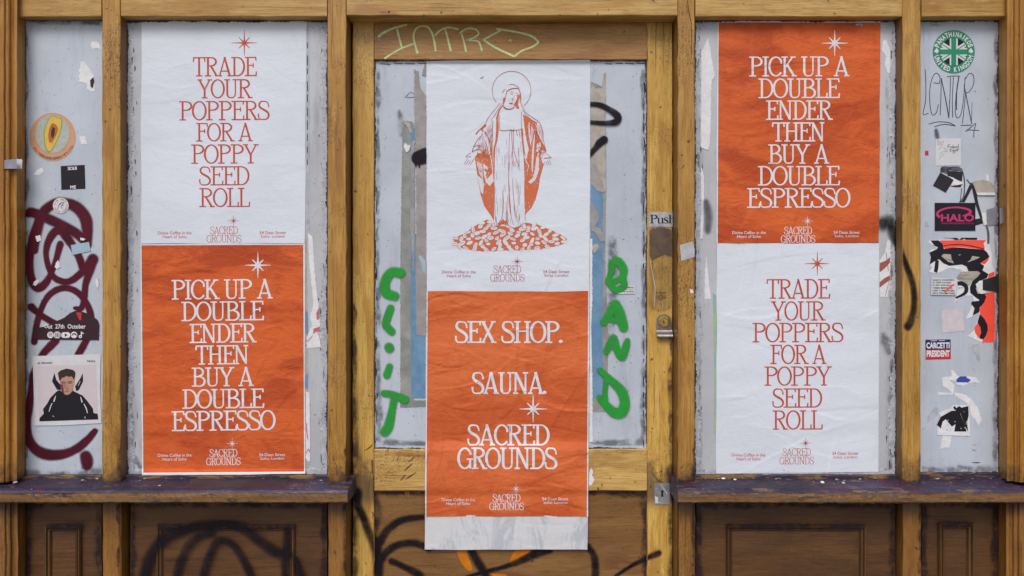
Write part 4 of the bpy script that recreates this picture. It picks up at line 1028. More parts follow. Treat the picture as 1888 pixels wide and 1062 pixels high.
# door pane: remains of older posters either side of the new ones
op = cut('old_poster', [(742, 228), (752, 222), (762, 226), (764, 230), (764, 420), (762, 600), (763, 738), (785, 738), (786, 750), (738, 752), (738, 500), (741, 300)], YG, M['scrap_gr'], None, 'grey crumpled remains of an old poster left of the white saint poster on the door', 'old poster', thick=.0008, rough_edge=.9, seed=3)
cut('blue_edge', [(757, 232), (765, 236), (765, 430), (784, 450), (784, 734), (758, 734), (757, 500)], YG, M['scrap_b'], op, thick=.0003, off=.0010, rough_edge=.5, seed=4)
cut('torn_layer', [(763, 128), (772, 132), (774, 160), (786, 178), (786, 620), (768, 618), (766, 520), (768, 400), (766, 260), (764, 200)], YG, M['scrap_g'], op, thick=.0004, off=.0016, rough_edge=1.3, seed=5)
cut('torn_layer', [(758, 262), (764, 258), (765, 420), (762, 520), (757, 420)], YG, M['scrap_g'], op, thick=.0003, off=.0022, rough_edge=1.2, seed=6)
cut('torn_flap', [(775, 470), (785, 482), (785, 506), (778, 498), (777, 486), (771, 474)], YG, M['tape_b'], op, thick=.0004, off=.0026)
cut('torn_flap', [(742, 226), (748, 222), (756, 228), (760, 246), (755, 244), (750, 232)], YG, M['scrap_c'], op, thick=.0004, off=.0024, rough_edge=.5)
cut('torn_chip', [(744, 270), (747, 263), (751, 267), (757, 268), (754, 278), (749, 281), (747, 276)], YG, M['scrap'], op, thick=.0004, off=.0026)
cut('torn_flap', [(783, 118), (786, 118), (785, 140), (778, 138)], YG, M['scrap_g'], op, thick=.0003, off=.0022)
op = cut('old_poster', [(1089, 150), (1112, 160), (1117, 170), (1118, 350), (1116, 480), (1122, 640), (1118, 760), (1089, 760)], YG, M['scrap_gr'], None, 'layered blue and cream remains of an old poster right of the white saint poster', 'old poster', thick=.0006, rough_edge=.8, seed=13)
cut('blue_edge', [(1089, 330), (1111, 338), (1112, 500), (1110, 600), (1112, 734), (1089, 734)], YG, M['scrap_b'], op, thick=.0003, off=.0008, rough_edge=.7, seed=14)
cut('torn_layer', [(1089, 150), (1091, 156), (1098, 162), (1110, 164), (1113, 136), (1117, 132), (1117, 352), (1104, 350), (1089, 340)], YG, M['scrap_c'], op, thick=.0004, off=.0013, rough_edge=.9, seed=15)
cut('torn_layer', [(1089, 290), (1094, 288), (1112, 340), (1114, 356), (1102, 352), (1089, 338)], YG, M['scrap_g'], op, thick=.0003, off=.0019, rough_edge=1, seed=16)
cut('torn_layer', [(1089, 372), (1096, 380), (1104, 396), (1104, 408), (1096, 418), (1106, 420), (1112, 432), (1116, 446), (1106, 446), (1098, 430), (1089, 424)], YG, M['scrap_g'], op, thick=.0003, off=.0019, rough_edge=1, seed=17)
cut('torn_flap', [(1091, 452), (1101, 449), (1105, 456), (1100, 462), (1096, 468), (1092, 460)], YG, M['scrap_c'], op, thick=.0003, off=.0023, rough_edge=.6)
cut('paper_strip', [(1088, 440), (1092, 440), (1092, 560), (1090, 600), (1092, 690), (1093, 815), (1087, 815)], YG, M['scrap'], op, thick=.0003, off=.0024, rough_edge=.6, seed=18)
sticker('paper_scrap', [(1087, 868), (1090, 862), (1093, 868), (1092, 878), (1096, 884), (1090, 896), (1086, 894)], YD, M['scrap'], 'small torn white scrap beside the orange poster on the door rail', 'paper scrap', thick=.0008, rough_edge=.5)
ls = sticker('locksmith_sticker', [(1138.5, 527), (1170, 526.5), (1170.5, 541.5), (1139.5, 542)], YG, M['white'], 'small white sticker with phone number beside the green letter B', thick=.0006, off=.0016)
pr = Print(); sans(pr, '24/7 LOCKSMITHS', 1141, 1168, 528.6, 531.4, .012); sans(pr, 'locks & doors repaired', 1142, 1167, 532.6, 534.4); sans(pr, '07956 961818', 1142, 1168, 535.8, 539, .014); pr.build('lettering', M['black'], YG - .0022, ls, .0003)

# left wide window: strips showing beside the posters
sticker('torn_strip', [(562, 440), (566, 440), (568, 860), (563, 872), (563, 640)], YP, M['scrap_c'], 'narrow torn strip along the edge of the orange poster in the left wide window', 'paper scrap', thick=.0006, rough_edge=.7, seed=31)
ts = sticker('torn_print', [(568, 430), (576, 436), (582, 520), (588, 570), (590, 600), (592, 640), (566, 642), (566, 620), (575, 600), (572, 585), (578, 560), (574, 520), (570, 480)], YP, M['scrap'], 'torn white scrap with red drawing beside the orange poster', 'paper scrap', thick=.0008, rough_edge=.8, seed=32, off=.0002)
pr = Print(); pr.poly([(583, 578), (588, 566), (589, 588), (584, 590)]); pr.poly([(578, 606), (590, 602), (591, 612), (583, 612), (577, 616)]); pr.ribbon([(586, 612, 1.4), (590, 624, 1.2), (592, 638, 1)]); pr.ribbon([(577, 618, .9), (567, 630, 1.6)]); pr.build('printed_marks', M['redp'], YP - .001, ts, .0004)
cut('blue_corner', [(563.5, 574), (567, 574), (568, 612), (566, 620), (563, 614)], YP, M['scrap_b'], ts, thick=.0003, off=.0012)
cut('blue_corner', [(563, 690), (568, 690), (567, 716), (563, 716)], YP, M['scrap_b'], ts, thick=.0003, off=.0012)
ts = sticker('torn_strip', [(564, 722), (571, 724), (572, 850), (569, 852), (564, 846)], YP, M['scrap'], 'white strip with pink drawing low beside the orange poster', 'paper scrap', thick=.0008, rough_edge=.4, seed=33, off=.0008)
pr = Print(); pr.ribbon([(565, 780, 1.2), (566, 800, 1.6), (568, 812, .8)]); pr.ribbon([(564, 836, 1), (569, 828, 1.5), (571, 834, 1)]); pr.build('printed_marks', M['mag'], YP - .0016, ts, .0004)
sticker('torn_strip', [(566, 40), (570, 44), (571, 300), (569, 380), (573, 440), (565, 440)], YP, M['residue'], 'long pale torn strip beside the upper white poster in the left wide window', 'paper scrap', thick=.0006, rough_edge=.6, seed=34)
pr = Print(); r = hashf(5)
for y in np.arange(78, 300, 24): pr.ribbon([(566.6, y, 1.4), (566.8, y + r.uniform(8, 20), 1.6)], smooth=False)
o = pr.build('grime_line', M['navy'], YP, w2, .0012); o['kind'] = 'stuff'
# right wide window
sticker('torn_strip', [(1301, 78), (1306, 70), (1316, 130), (1318, 138), (1312, 152), (1311, 190), (1309, 262), (1306, 277), (1292, 272), (1293, 95)], YP, M['scrap'], 'long white torn strip left of the orange poster in the right wide window', 'paper scrap', thick=.0008, rough_edge=.9, seed=41, off=.0006)
sticker('torn_strip', [(1292, 305), (1298, 322), (1298, 400), (1295, 440), (1291, 440), (1293, 380)], YP, M['scrap'], 'thin white torn strip left of the orange poster, under the long one', 'paper scrap', thick=.0008, rough_edge=.8, seed=42)
sticker('torn_strip', [(1302, 470), (1305, 500), (1311, 552), (1299, 552), (1300, 500)], YP, M['scrap'], 'tapering white torn strip beside the top of the lower white poster', 'paper scrap', thick=.0008, rough_edge=.7, seed=43)
sticker('torn_strip', [(1314, 540), (1321, 545), (1321, 800), (1316, 800), (1317, 690)], YP, flat('washed_green_print', (.36, .50, .25), .6, c2=(.25, .42, .48), scale=18), 'washed green strip along the edge of the lower white poster in the right wide window', 'paper scrap', thick=.0005, rough_edge=.7, seed=44)
sticker('torn_strip', [(1628, 76), (1634, 74), (1641, 90), (1642, 136), (1636, 134), (1631, 118), (1634, 104), (1626, 92)], YP, M['scrap'], 'small torn white strip high beside the orange poster in the right wide window', 'paper scrap', thick=.0008, rough_edge=.9, seed=45)
sticker('torn_strip', [(1632, 140), (1638, 150), (1640, 300), (1642, 400), (1634, 400), (1635, 260)], YP, M['residue'], 'faint pale glue strip beside the orange poster in the right wide window', 'paper scrap', thick=.0005, rough_edge=1.4, seed=46)
ts = sticker('torn_print', [(1622, 480), (1632, 466), (1637, 440), (1642, 445), (1641, 520), (1636, 548), (1622, 547)], YP, M['scrap'], 'torn scrap with a brown red comic drawing beside the lower white poster', 'paper scrap', thick=.0008, rough_edge=.6, seed=47)
pr = Print(); pr.poly([(1622, 485), (1634, 480), (1641, 474), (1641, 484), (1632, 494), (1622, 502)]); pr.poly([(1622, 520), (1632, 512), (1641, 508), (1641, 516), (1630, 524), (1622, 530)]); pr.ribbon([(1634, 466, .9), (1638, 500, 1)]); pr.ribbon([(1641, 512, .8), (1632, 546, .8)])
pr.build('printed_marks', flat('brown_red_print', (.34, .10, .08), .6), YP - .0008, ts, .0004)
# tapes and scraps on the timber
sticker('tape_patch', [(1253.5, 452), (1277, 445), (1281, 461), (1280, 474), (1256, 481)], .0, M['tape_w'], 'crinkled pale tape square on the post right of the door', 'tape', thick=.0009)
sticker('paper_scrap', [(1272, 533), (1277, 534), (1279, 540), (1273, 541)], .0, M['scrap'], 'tiny white paper fleck on the post below the pale tape', 'paper scrap', thick=.0006)
tp = sticker('tape_patch', [(8, 295), (31, 293), (31, 311), (8, 311)], -.0185 - .012, M['tape'], 'grey tape strip stuck across the moulding of the leftmost casing', 'tape', thick=.003)
cut('white_end', [(30.5, 293), (41, 294), (40.5, 311), (30.5, 311)], -.017, M['white'], tp, thick=.001)

# window one stickers
dp0 = YP
mel = sticker('melon_sticker', [(97 + 42.5 * math.cos(a), 252.5 + 44.5 * math.sin(a)) for a in np.linspace(0, 2 * math.pi, 48, endpoint=False)], dp0, M['peach'], 'round peach sticker with a sliced melon', thick=.0006)
L0 = dp0 - .0006
pr = Print(); pr.ribbon([(66, 276, 1), (80, 288, 4), (97, 292, 5), (114, 288, 3.5), (122, 280, 1)]); pr.build('printed_shade', M['peachd'], L0, mel, .0002)
pr = Print(); pr.disc(97, 247, 31.5, 35.5, 0, 40); pr.build('melon_rind', M['rind'], L0, mel, .0005)
sl = [(90, 218), (95, 213), (103, 214), (107, 217), (113, 217), (115, 224), (113, 240), (106, 258), (99, 272), (92, 281), (85, 277), (81, 262), (81, 240)]
pr = Print(); pr.poly(interp_path(np.array(sl, float), True, 3, True).tolist()); pr.build('melon_slice', M['rindg'], L0, mel, .0008)
c = np.mean(sl, 0); pr = Print(); pr.poly(interp_path(np.array([(c[0] + (a - c[0]) * .88, c[1] + (b - c[1]) * .94) for a, b in sl]), True, 3, True).tolist()); pr.build('melon_flesh', M['flesh_y'], L0, mel, .0011)
pr = Print(); pr.poly(interp_path(np.array([(95, 228), (103, 230), (107, 238), (103, 250), (96, 262), (91, 262), (89, 246)], float), True, 3, True).tolist()); pr.build('melon_seeds', M['flesh_o'], L0, mel, .0014)
pr = Print(); pr.poly([(97, 234), (101, 236), (101, 246), (97, 256), (94, 250), (94, 242)]); pr.build('melon_core', M['seed'], L0, mel, .0017)
pr = Print()
for k, ch_ in enumerate('EL MELON DEL RAVAL'):
    if ch_ == ' ': continue
    a = math.radians(148 - k * 7.2); cx, cy = 97 + 39 * math.cos(a), 252.5 + 39.5 * math.sin(a)
    sans(pr, ch_, cx - 1.6, cx + 1.6, cy - 2.2, cy + 2.2, 0, math.degrees(a) - 90)
pr.build('lettering', M['skin_d'], L0, mel, .0008)
def shard(pts, dep, label, mat='scrap', seed=0, re_=.5, **k): return sticker('paper_scrap', pts, dep, M[mat], label, 'paper scrap', thick=.0007, rough_edge=re_, seed=seed, **k)
shard([(168, 78), (178, 76), (184, 82), (186, 92), (178, 88), (171, 91), (168, 85)], dp0, 'small torn scrap high in the narrow left window', seed=1)
s_ = shard([(149, 113), (155, 114), (166, 128), (172, 137), (174, 150), (175, 168), (168, 169), (161, 164), (160, 155), (150, 151), (143, 151), (147, 146), (144, 140), (148, 136), (145, 130), (148, 124)], dp0, 'feather shaped torn white paper in the narrow left window', seed=2, re_=.35)
pr = Print(); pr.poly([(166, 148), (172, 142), (174, 150), (171, 163), (167, 160)]); pr.build('dark_print', M['maroon'], dp0 - .0007, s_, .0003)
shard([(146, 252), (157, 251), (161, 266), (150, 266)], dp0, 'pale torn scrap right of the melon sticker', seed=3)
shard([(62, 322), (68, 314), (78, 308), (80, 318), (73, 323)], dp0, 'pale torn scrap left of the black scan me sticker', seed=4)
sm = sticker('scan_sticker', [(112, 306), (156, 304), (157.5, 348), (113, 350)], dp0, M['black'], 'black square sticker reading SCAN ME', thick=.0007)
pr = Print(); serif_text(pr, 'SCA', 125, 137, 307.4, 313.4, .24, .13, -1, step=2); serif_text(pr, 'N', 137.5, 142, 307, 313, .24, .13, -1, step=2)
pr2 = Print(); sans(pr, 'ME', 129.5, 140, 342, 348, .03, -1); pr.build('lettering', M['ink_w'], dp0 - .0007, sm, .0003)
# big maroon tag
RG1 = [(47, 38, 188, 877, YP)]
spray('maroon_scrawl', [
    [(53, 393, 7), (60, 392, 8), (90, 404, 8), (115, 416, 8), (140, 430, 8), (160, 446, 8)],
    [(64, 462, 6), (66, 440, 7), (72, 412, 8), (80, 392, 8), (95, 378, 8), (115, 373, 8), (140, 381, 9), (156, 400, 9), (161, 425, 9), (160, 450, 8)],
    [(72, 400, 6), (62, 430, 6), (56, 465, 6.5), (55, 495, 6.5), (60, 520, 6.5), (70, 532, 6), (82, 524, 6), (92, 508, 5), (103, 480, 5), (111, 450, 5)],
    [(120, 428, 8), (105, 425, 7), (92, 440, 5.5), (85, 462, 5), (88, 488, 5), (97, 508, 5), (112, 518, 5), (130, 518, 5), (148, 505, 6), (162, 490, 7), (172, 478, 8)],
    [(120, 432, 8), (132, 450, 6.5), (146, 475, 6), (155, 500, 6), (162, 500, 6)],
    [(171, 478, 8.5), (165, 500, 7), (158, 525, 5.5), (156, 548, 5), (150, 568, 4.5), (138, 568, 3)],
    [(58, 566, 6), (72, 578, 5), (90, 590, 5), (110, 600, 5), (128, 606, 5)],
    [(63, 630, 5.5), (66, 605, 5), (74, 575, 5), (86, 550, 5), (102, 536, 5), (120, 531, 5), (140, 537, 5), (156, 553, 5), (165, 572, 5), (168, 590, 5), (165, 615, 5), (152, 640, 6), (140, 660, 5)],
    [(103, 628, 6), (80, 652, 6), (64, 685, 6), (58, 720, 6), (52, 760, 6), (50, 795, 7), (60, 822, 8), (82, 837, 9), (112, 838, 8), (140, 828, 7), (160, 812, 6), (175, 795, 5)],
    [(158, 842, 9), (160, 850, 10), (160, 858, 8)]],
    M['sp_maroon'], RG1, grow=1.12, label='looping maroon spray scrawl down the narrow left window', cat='graffiti', soft=.38, off=.0004)
bd = sticker('band_sticker', [(97 + 15 + 14.6 * math.cos(a), 379 + 14.6 * math.sin(a)) for a in np.linspace(0, 2 * math.pi, 32, endpoint=False)], dp0, M['white'], 'small round white sticker with red rim lettering on the maroon scrawl', thick=.0006, off=.0012)
pr = Print()
for k, ch_ in enumerate('WILD SUMMER BAND CLUB '):
    if ch_ == ' ': continue
    a = math.radians(-90 + k * 360 / 22); sans(pr, ch_, 112 + 11.6 * math.cos(a) - 1, 112 + 11.6 * math.cos(a) + 1, 379 + 11.6 * math.sin(a) - 1.4, 379 + 11.6 * math.sin(a) + 1.4, .02, math.degrees(a) + 90)
pr.build('lettering', M['redd'], dp0 - .0018, bd, .0003)
pr = Print(); pr.ribbon([(106, 386, .7), (109, 378, 1.2), (113, 374, 1.3), (118, 374, 1), (112, 382, .8), (116, 384, .6)]); pr.ribbon([(109, 376, .6), (117, 379, .8)]); pr.build('printed_bird', M['black_r'], dp0 - .0018, bd, .0003)
sticker('blue_label', [(130.5, 452), (164, 446), (167, 463), (134, 470)], dp0, M['tape_b'], 'plain pale blue label across the maroon scrawl', thick=.0007, off=.0012)
for i, P in enumerate(([(65, 436), (74, 433), (76, 444), (68, 446)], [(103, 484), (107, 480), (112, 492), (106, 496), (101, 494)], [(62, 520), (70, 514), (73, 520), (66, 527), (61, 525)], [(176, 516), (181, 514), (182, 526), (180, 532), (176, 524)], [(148, 438), (158, 440), (154, 444), (149, 443)])):
    shard(P, dp0, ['torn fleck at the left bend of the maroon scrawl', 'torn fleck in the middle loop of the maroon scrawl', 'torn fleck where the maroon scrawl turns low left', 'torn fleck by the post right of the maroon scrawl', 'tiny fleck just above the pale blue label'][i], seed=60 + i, re_=.9, off=.0012)
mr_ = sticker('event_flyer', [(60.5, 604), (70, 604), (84, 602), (100, 594), (118, 586), (128, 578), (138, 573), (150, 574), (166, 580), (180, 590), (183, 598), (182, 627), (60, 626)], dp0, M['maroon'], 'torn maroon flyer strip with music icons reading Out 27th October', 'flyer', thick=.0007, off=.0012)
L0 = dp0 - .0019
pr = Print(); serif_text(pr, 'O', 82, 88, 598, 605, .22, .12, step=2); sans(pr, 'ut  27th  October', 89, 158, 597.6, 606, .018); pr.build('lettering', M['ink_w'], L0, mr_, .0003)
pr = Print(); pr.disc(93, 617.5, 6, n=20); pr.disc(136.5, 617.5, 6, n=20)
def rr(x0, y0, x1, y1, q=2):
    return [(x0 + q, y0), (x1 - q, y0), (x1, y0 + q), (x1, y1 - q), (x1 - q, y1), (x0 + q, y1), (x0, y1 - q), (x0, y0 + q)]
pr.poly(rr(99.5, 611.5, 111.5, 623.5, 3)); pr.poly(rr(113, 612.5, 129.5, 623, 3)); pr.ribbon([(150, 611.5, 2), (150, 620, 2)], smooth=False); pr.disc(148, 620.5, 3, n=14); pr.ribbon([(150, 612, 1.8), (154, 615.5, 1.8)], smooth=False)
pr.build('printed_icons', M['ink_w'], L0, mr_, .0003)
pr = Print()
for k in range(3): pr.ribbon([(89.5, 614.5 + 2.6 * k, .9), (93, 613.8 + 2.6 * k, .9), (96.6, 615 + 2.6 * k, .9)])
pr.ribbon([(102, 614, 1.1), (109, 614, 1.1), (109, 621, 1.1), (102, 621, 1.1)], smooth=False, closed=True); pr.disc(105.5, 617.5, 1.7, n=10); pr.poly([(119.5, 614.5), (124.5, 617.7), (119.5, 621)])
pr.ribbon([(132, 619, 1.2), (135, 615.5, 2), (139, 616, 2.4), (141, 619, 1.2)]); pr.disc(148, 620.5, 1.1, n=8)
pr.build('icon_detail', M['maroon'], L0, mr_, .0007)
cut('red_corner', [(140, 576), (150, 576), (150, 590), (146, 590)], dp0, M['redd'], mr_, thick=.0002, off=.0021)
# portrait flyer
pf = sticker('portrait_flyer', [(60, 656.5), (120, 655), (185.5, 652.5), (184.5, 720), (187, 780), (120, 784), (64, 785), (62, 720)], dp0, M['white'], 'wrinkled white flyer with a photograph of a man in black hands raised to his head', 'flyer', thick=.0008, off=.0014)
L0 = dp0 - .0022
def q(a, b): return (50 + a / 8.17, 660 + b / 8.17)
pr = Print(); pr.poly([q(150, 120), q(1040, 100), q(1070, 930), q(185, 955), q(160, 500)]); pr.build('printed_backdrop', M['pinkbg'], L0, pf, .0002)
pr = Print(); pr.poly([q(*a) for a in ((510, 545), (560, 545), (700, 500), (790, 545), (830, 560), (900, 640), (990, 760), (1000, 830), (1060, 840), (1072, 925), (185, 955), (185, 910), (240, 850), (250, 840), (240, 770), (300, 690), (350, 600), (400, 550), (450, 500), (500, 480))])
pr.poly([q(*a) for a in ((410, 225), (440, 330), (500, 400), (510, 480), (450, 480), (375, 350))]); pr.poly([q(*a) for a in ((838, 230), (842, 350), (780, 480), (740, 500), (722, 430), (800, 310))])
pr.poly([q(*a) for a in ((500, 500), (700, 490), (700, 640), (500, 640))])
pr.build('printed_clothing', M['black'], L0, pf, .0006)
pr = Print(); pr.poly([q(*a) for a in ((490, 270), (600, 250), (700, 270), (715, 350), (712, 400), (695, 440), (690, 490), (640, 545), (600, 560), (560, 545), (515, 490), (500, 400))]); pr.build('printed_face', M['skin'], L0, pf, .0010)
pr = Print(); pr.poly([q(*a) for a in ((462, 232), (480, 205), (520, 182), (560, 172), (590, 160), (640, 168), (690, 180), (726, 214), (722, 262), (706, 336), (692, 300), (668, 276), (630, 286), (590, 270), (556, 292), (526, 296), (504, 330), (486, 345), (474, 290))]); pr.build('printed_hair', M['hair'], L0, pf, .0014)
pr = Print(); pr.ribbon([q(508, 368) + (1.6,), q(540, 360) + (1.9,), q(582, 372) + (1.4,)]); pr.ribbon([q(612, 370) + (1.4,), q(650, 356) + (1.9,), q(684, 362) + (1.5,)]); pr.ribbon([q(520, 384) + (1.3,), q(568, 388) + (1.3,)]); pr.ribbon([q(622, 382) + (1.3,), q(672, 376) + (1.3,)]); pr.ribbon([q(572, 400) + (.7,), q(566, 452) + (.9,)]); pr.ribbon([q(580, 458) + (.8,), q(605, 462) + (.8,)]); pr.ribbon([q(570, 505) + (.9,), q(640, 498) + (.9,)]); pr.poly([q(*a) for a in ((500, 400), (540, 400), (560, 540), (515, 490))])
pr.build('printed_features', M['skin_d'], L0, pf, .0014)
pr = Print(); pr.ribbon([q(330, 810) + (.9,), q(350, 740) + (1.5,), q(378, 680) + (1.2,)]); pr.ribbon([q(402, 660) + (2,), q(412, 625) + (2,), q(430, 570) + (.8,)]); pr.ribbon([q(908, 830) + (1.2,), q(890, 760) + (1.8,), q(855, 690) + (1.2,)]); pr.ribbon([q(828, 670) + (2,), q(818, 630) + (1.8,), q(805, 585) + (.8,)]); pr.ribbon([q(865, 910) + (1,), q(878, 885) + (1,)]); pr.ribbon([q(385, 870) + (1.2,), q(400, 885) + (1,)]); pr.ribbon([q(770, 420) + (.7,), q(800, 350) + (.9,)])
tag(pr.build('printed_highlights', M['ink_w'], L0, pf, .0014), kind='stuff')
pr = Print(); sans(pr, 'EL PECADO', 70, 96, 667.5, 671, .015, -2); sans(pr, 'RAOUL', 161, 176, 664, 667.5, .015, 1); pr.build('lettering', M['black_r'], L0, pf, .0006)

# ---- door: chalky marker word, green letters, black drips
def strokes_thing(name, label, mat, dep, S_, cat='graffiti', off=.0005, step=3, smooth=True):
    pr = Print()
    for s__ in S_: pr.ribbon(s__, step=step, smooth=smooth)
    V = np.array(pr.v); cx, cy = V[:, 0].mean(), V[:, 1].max(); f_ = (D + dep) / D
    org = ((cx - 944) * K * f_, dep, (531 - cy) * K * f_)
    o = pr.build(name, mat, dep, None, off)
    # move the origin to the base of the marks
    o.data.transform(__import__('mathutils').Matrix.Translation(-Vector(org))); o.location = org; o['_o'] = org
    tag(o, label, cat); return o
def z(a, b, w): return (630 + a / 3, b / 3, w * 1.25)
strokes_thing('marker_scrawl', 'pale green marker word INTRO scrawled on the top rail of the door', M['chalk'], YD + .0005, [
    [z(202, 205, 3.6), z(230, 182, 3.6), z(290, 155, 3.2), z(362, 136, 3.0)], [z(306, 160, 2.8), z(318, 210, 2.8), z(334, 268, 3)], [z(236, 324, 3), z(280, 296, 2.4), z(330, 268, 2.6), z(408, 238, 2)],
    [z(420, 296, 3.2), z(404, 240, 2.8), z(398, 190, 2.8), z(420, 152, 2.4), z(468, 146, 2.6), z(498, 180, 3), z(512, 230, 3.2), z(520, 284, 3.2)],
    [z(516, 198, 2.4), z(545, 168, 2.6), z(590, 152, 2.8), z(645, 162, 2.6)], [z(572, 158, 2.8), z(588, 220, 3), z(604, 284, 3.4)],
    [z(688, 286, 3), z(676, 230, 2.6), z(662, 186, 2.6)], [z(652, 184, 2.6), z(690, 160, 2.6), z(735, 160, 2.6), z(758, 185, 2.4), z(730, 210, 2.2), z(690, 222, 2.2), z(755, 230, 2.4), z(776, 282, 2.8)],
    [z(856, 160, 3), z(880, 166, 2.6), z(830, 194, 2.6), z(782, 222, 2.4)], [z(782, 220, 2.6), z(860, 268, 3.2), z(955, 312, 3.2)], [z(955, 312, 3), z(995, 282, 2.6), z(1060, 256, 2.6), z(1090, 232, 2.8)], [z(1090, 232, 2.8), z(1050, 200, 2.8), z(970, 178, 2.8), z(870, 162, 2.6)], [z(925, 228, 1.2), z(932, 218, 1.2), z(938, 230, 1.2)]], off=.0006)
RGD = [(690, 112, 1193, 826, YG - .003)]
for nm, strk, lab in (
    ('green_letter', [[(738, 503, 9), (724, 501, 9), (713, 512, 9), (709, 528, 9), (714, 541, 9), (728, 546, 8)]], 'green spray painted letter C left of the door posters'),
    ('green_letter', [[(720, 568, 7), (711, 596, 7), (715, 604, 7), (722, 611, 7)]], 'green spray painted letter L under the green C'),
    ('green_letter', [[(718, 676, 6.5), (713, 691, 7)]], 'short green sprayed stroke of a letter i above the green T'),
    ('green_dot', [[(717, 640, 8), (718, 642, 8.5)]], 'round green sprayed dot between the green L and the short i stroke'),
    ('green_letter', [[(707, 725, 6), (722, 727, 7), (747, 737, 7.5)], [(727, 733, 7), (722, 760, 7), (716, 785, 9), (709, 796, 9)]], 'green spray painted letter T at the foot of the left column'),
    ('green_letter', [[(1128, 484, 6), (1140, 482, 8), (1150, 497, 7), (1146, 512, 6), (1128, 520, 6)], [(1128, 484, 6), (1127, 500, 6), (1121, 518, 6)], [(1121, 520, 6), (1135, 534, 6.5), (1150, 528, 7)], [(1150, 512, 5), (1152, 526, 6)]], 'green spray painted letter B behind the small phone sticker'),
    ('green_letter', [[(1113, 594, 7), (1124, 578, 7), (1135, 562, 9)], [(1135, 562, 9), (1143, 580, 10), (1150, 603, 9)], [(1122, 588, 5), (1144, 594, 5)]], 'green spray painted letter A right of the door posters'),
    ('green_letter', [[(1118, 648, 6), (1128, 626, 6), (1133, 624, 6), (1138, 645, 6.5), (1147, 658, 7), (1154, 640, 7), (1157, 628, 5)]], 'green spray painted letter N under the green A'),
    ('green_letter', [[(1107, 684, 6), (1125, 700, 7), (1145, 720, 9), (1152, 742, 9), (1146, 760, 10), (1132, 760, 9), (1117, 746, 7), (1106, 734, 6)], [(1119, 696, 6), (1116, 720, 5), (1116, 742, 6)]], 'green spray painted letter D at the foot of the right column')):
    spray(nm, strk, M['sp_green'], RGD, label=lab, cat='graffiti', group='green letters sprayed on the door glass', soft=.30, step=1.3, jit=.6)
spray('black_blob', [[(772, 291, 13), (785, 286, 14)], [(766, 300, 1.6), (767, 306, 1.3)], [(772, 300, 1.6), (773, 308, 1.4)]], M['sp_black'], [(690, 112, 786, 826, YG - .004)], label='dripping black spray blob left of the saint poster', cat='graffiti', soft=.15, step=1.0, jit=.3)
spray('black_swoosh', [[(1084, 192, 4), (1104, 193, 4.5), (1124, 202, 5), (1139, 214, 6.5), (1136, 224, 6), (1118, 227, 4.5), (1098, 226, 4), (1084, 225, 4)]], M['sp_black'], [(1088, 112, 1193, 826, YG - .004)], label='curled black spray swoosh right of the saint poster', cat='graffiti', soft=.3, step=1.2, jit=.3)
spray('black_swoosh', [[(1114, 257, 7), (1106, 263, 7), (1098, 273, 5), (1084, 288, 5)]], M['sp_black'], [(1088, 112, 1193, 826, YG - .004)], label='short black spray tail under the curled swoosh', cat='graffiti', soft=.2, step=1.2, jit=.3)
# handwriting squiggle, dark marks on pane
pr = Print(); pr.ribbon([(747, 180, 1.2), (753, 173, 1), (757, 170, .8), (765, 174, .9), (766, 179, .9), (750, 180, .9)], smooth=False)
o = pr.build('pen_mark', M['marker'], YG, door, .0006)

# ---- lower black scrawls
RL = [(240, 915, 604, 1100, YR - .0128), (604, 930, 639, 1100, .002), (222, 930, 240, 1100, YR)]
spray('black_scrawl', [
    [(262, 1075, 12), (275, 1030, 11), (295, 1000, 11), (330, 980, 10), (380, 968, 8), (430, 968, 8), (460, 984, 9), (490, 1005, 10), (510, 1018, 10), (530, 1022, 10)],
    [(322, 1075, 8), (330, 1040, 8), (345, 1010, 8), (365, 990, 8), (390, 982, 8)],
    [(370, 1080, 8), (380, 1040, 8), (395, 1005, 8), (410, 996, 8), (430, 1005, 8), (450, 1035, 8), (468, 1075, 8)],
    [(529, 980, 7), (528, 1010, 8), (524, 1040, 8), (526, 1075, 7)], [(545, 1030, 5), (552, 1055, 9), (560, 1075, 9)]],
    M['sp_black2'], [(241, 930, 603, 1100, YR - .0128)], label='looping black spray scrawl on the stall riser under the left wide window', cat='graffiti', soft=.8, step=2.0, grow=.84)
DPY = YD + .014
spray('black_scrawl', [
    [(658, 908, 10), (660, 930, 8), (668, 950, 8), (680, 980, 9), (692, 1005, 10), (697, 1030, 10), (698, 1070, 9)],
    [(700, 1000, 8), (712, 980, 8), (735, 962, 7), (762, 955, 6), (784, 953, 5)],
    [(700, 1035, 8), (716, 1015, 7), (740, 1003, 7), (765, 1002, 7), (790, 1010, 7)], [(722, 1035, 6), (745, 1045, 6), (770, 1058, 8), (780, 1072, 9)],
    [(868, 1012, 7), (880, 1035, 8), (892, 1055, 8), (905, 1075, 9)], [(840, 1070, 3), (880, 1058, 3.5), (930, 1045, 5), (970, 1030, 7), (995, 1018, 9), (1015, 1014, 6)],
    [(1084, 1008, 7), (1095, 1025, 7), (1098, 1050, 7), (1096, 1075, 7)], [(1130, 1066, 3), (1160, 1046, 4), (1190, 1030, 5), (1215, 1020, 6)]],
    M['sp_black2'], [(651, 880, 689, 1100, YD), (690, 906, 783, 1100, DPY), (783, 1014, 1083, 1100, DPY), (1083, 960, 1192, 1100, DPY), (1194, 960, 1239, 1100, YD)], label='wild black spray scrawl across the bottom panel of the door', cat='graffiti', soft=.75, step=2.0, grow=.86)
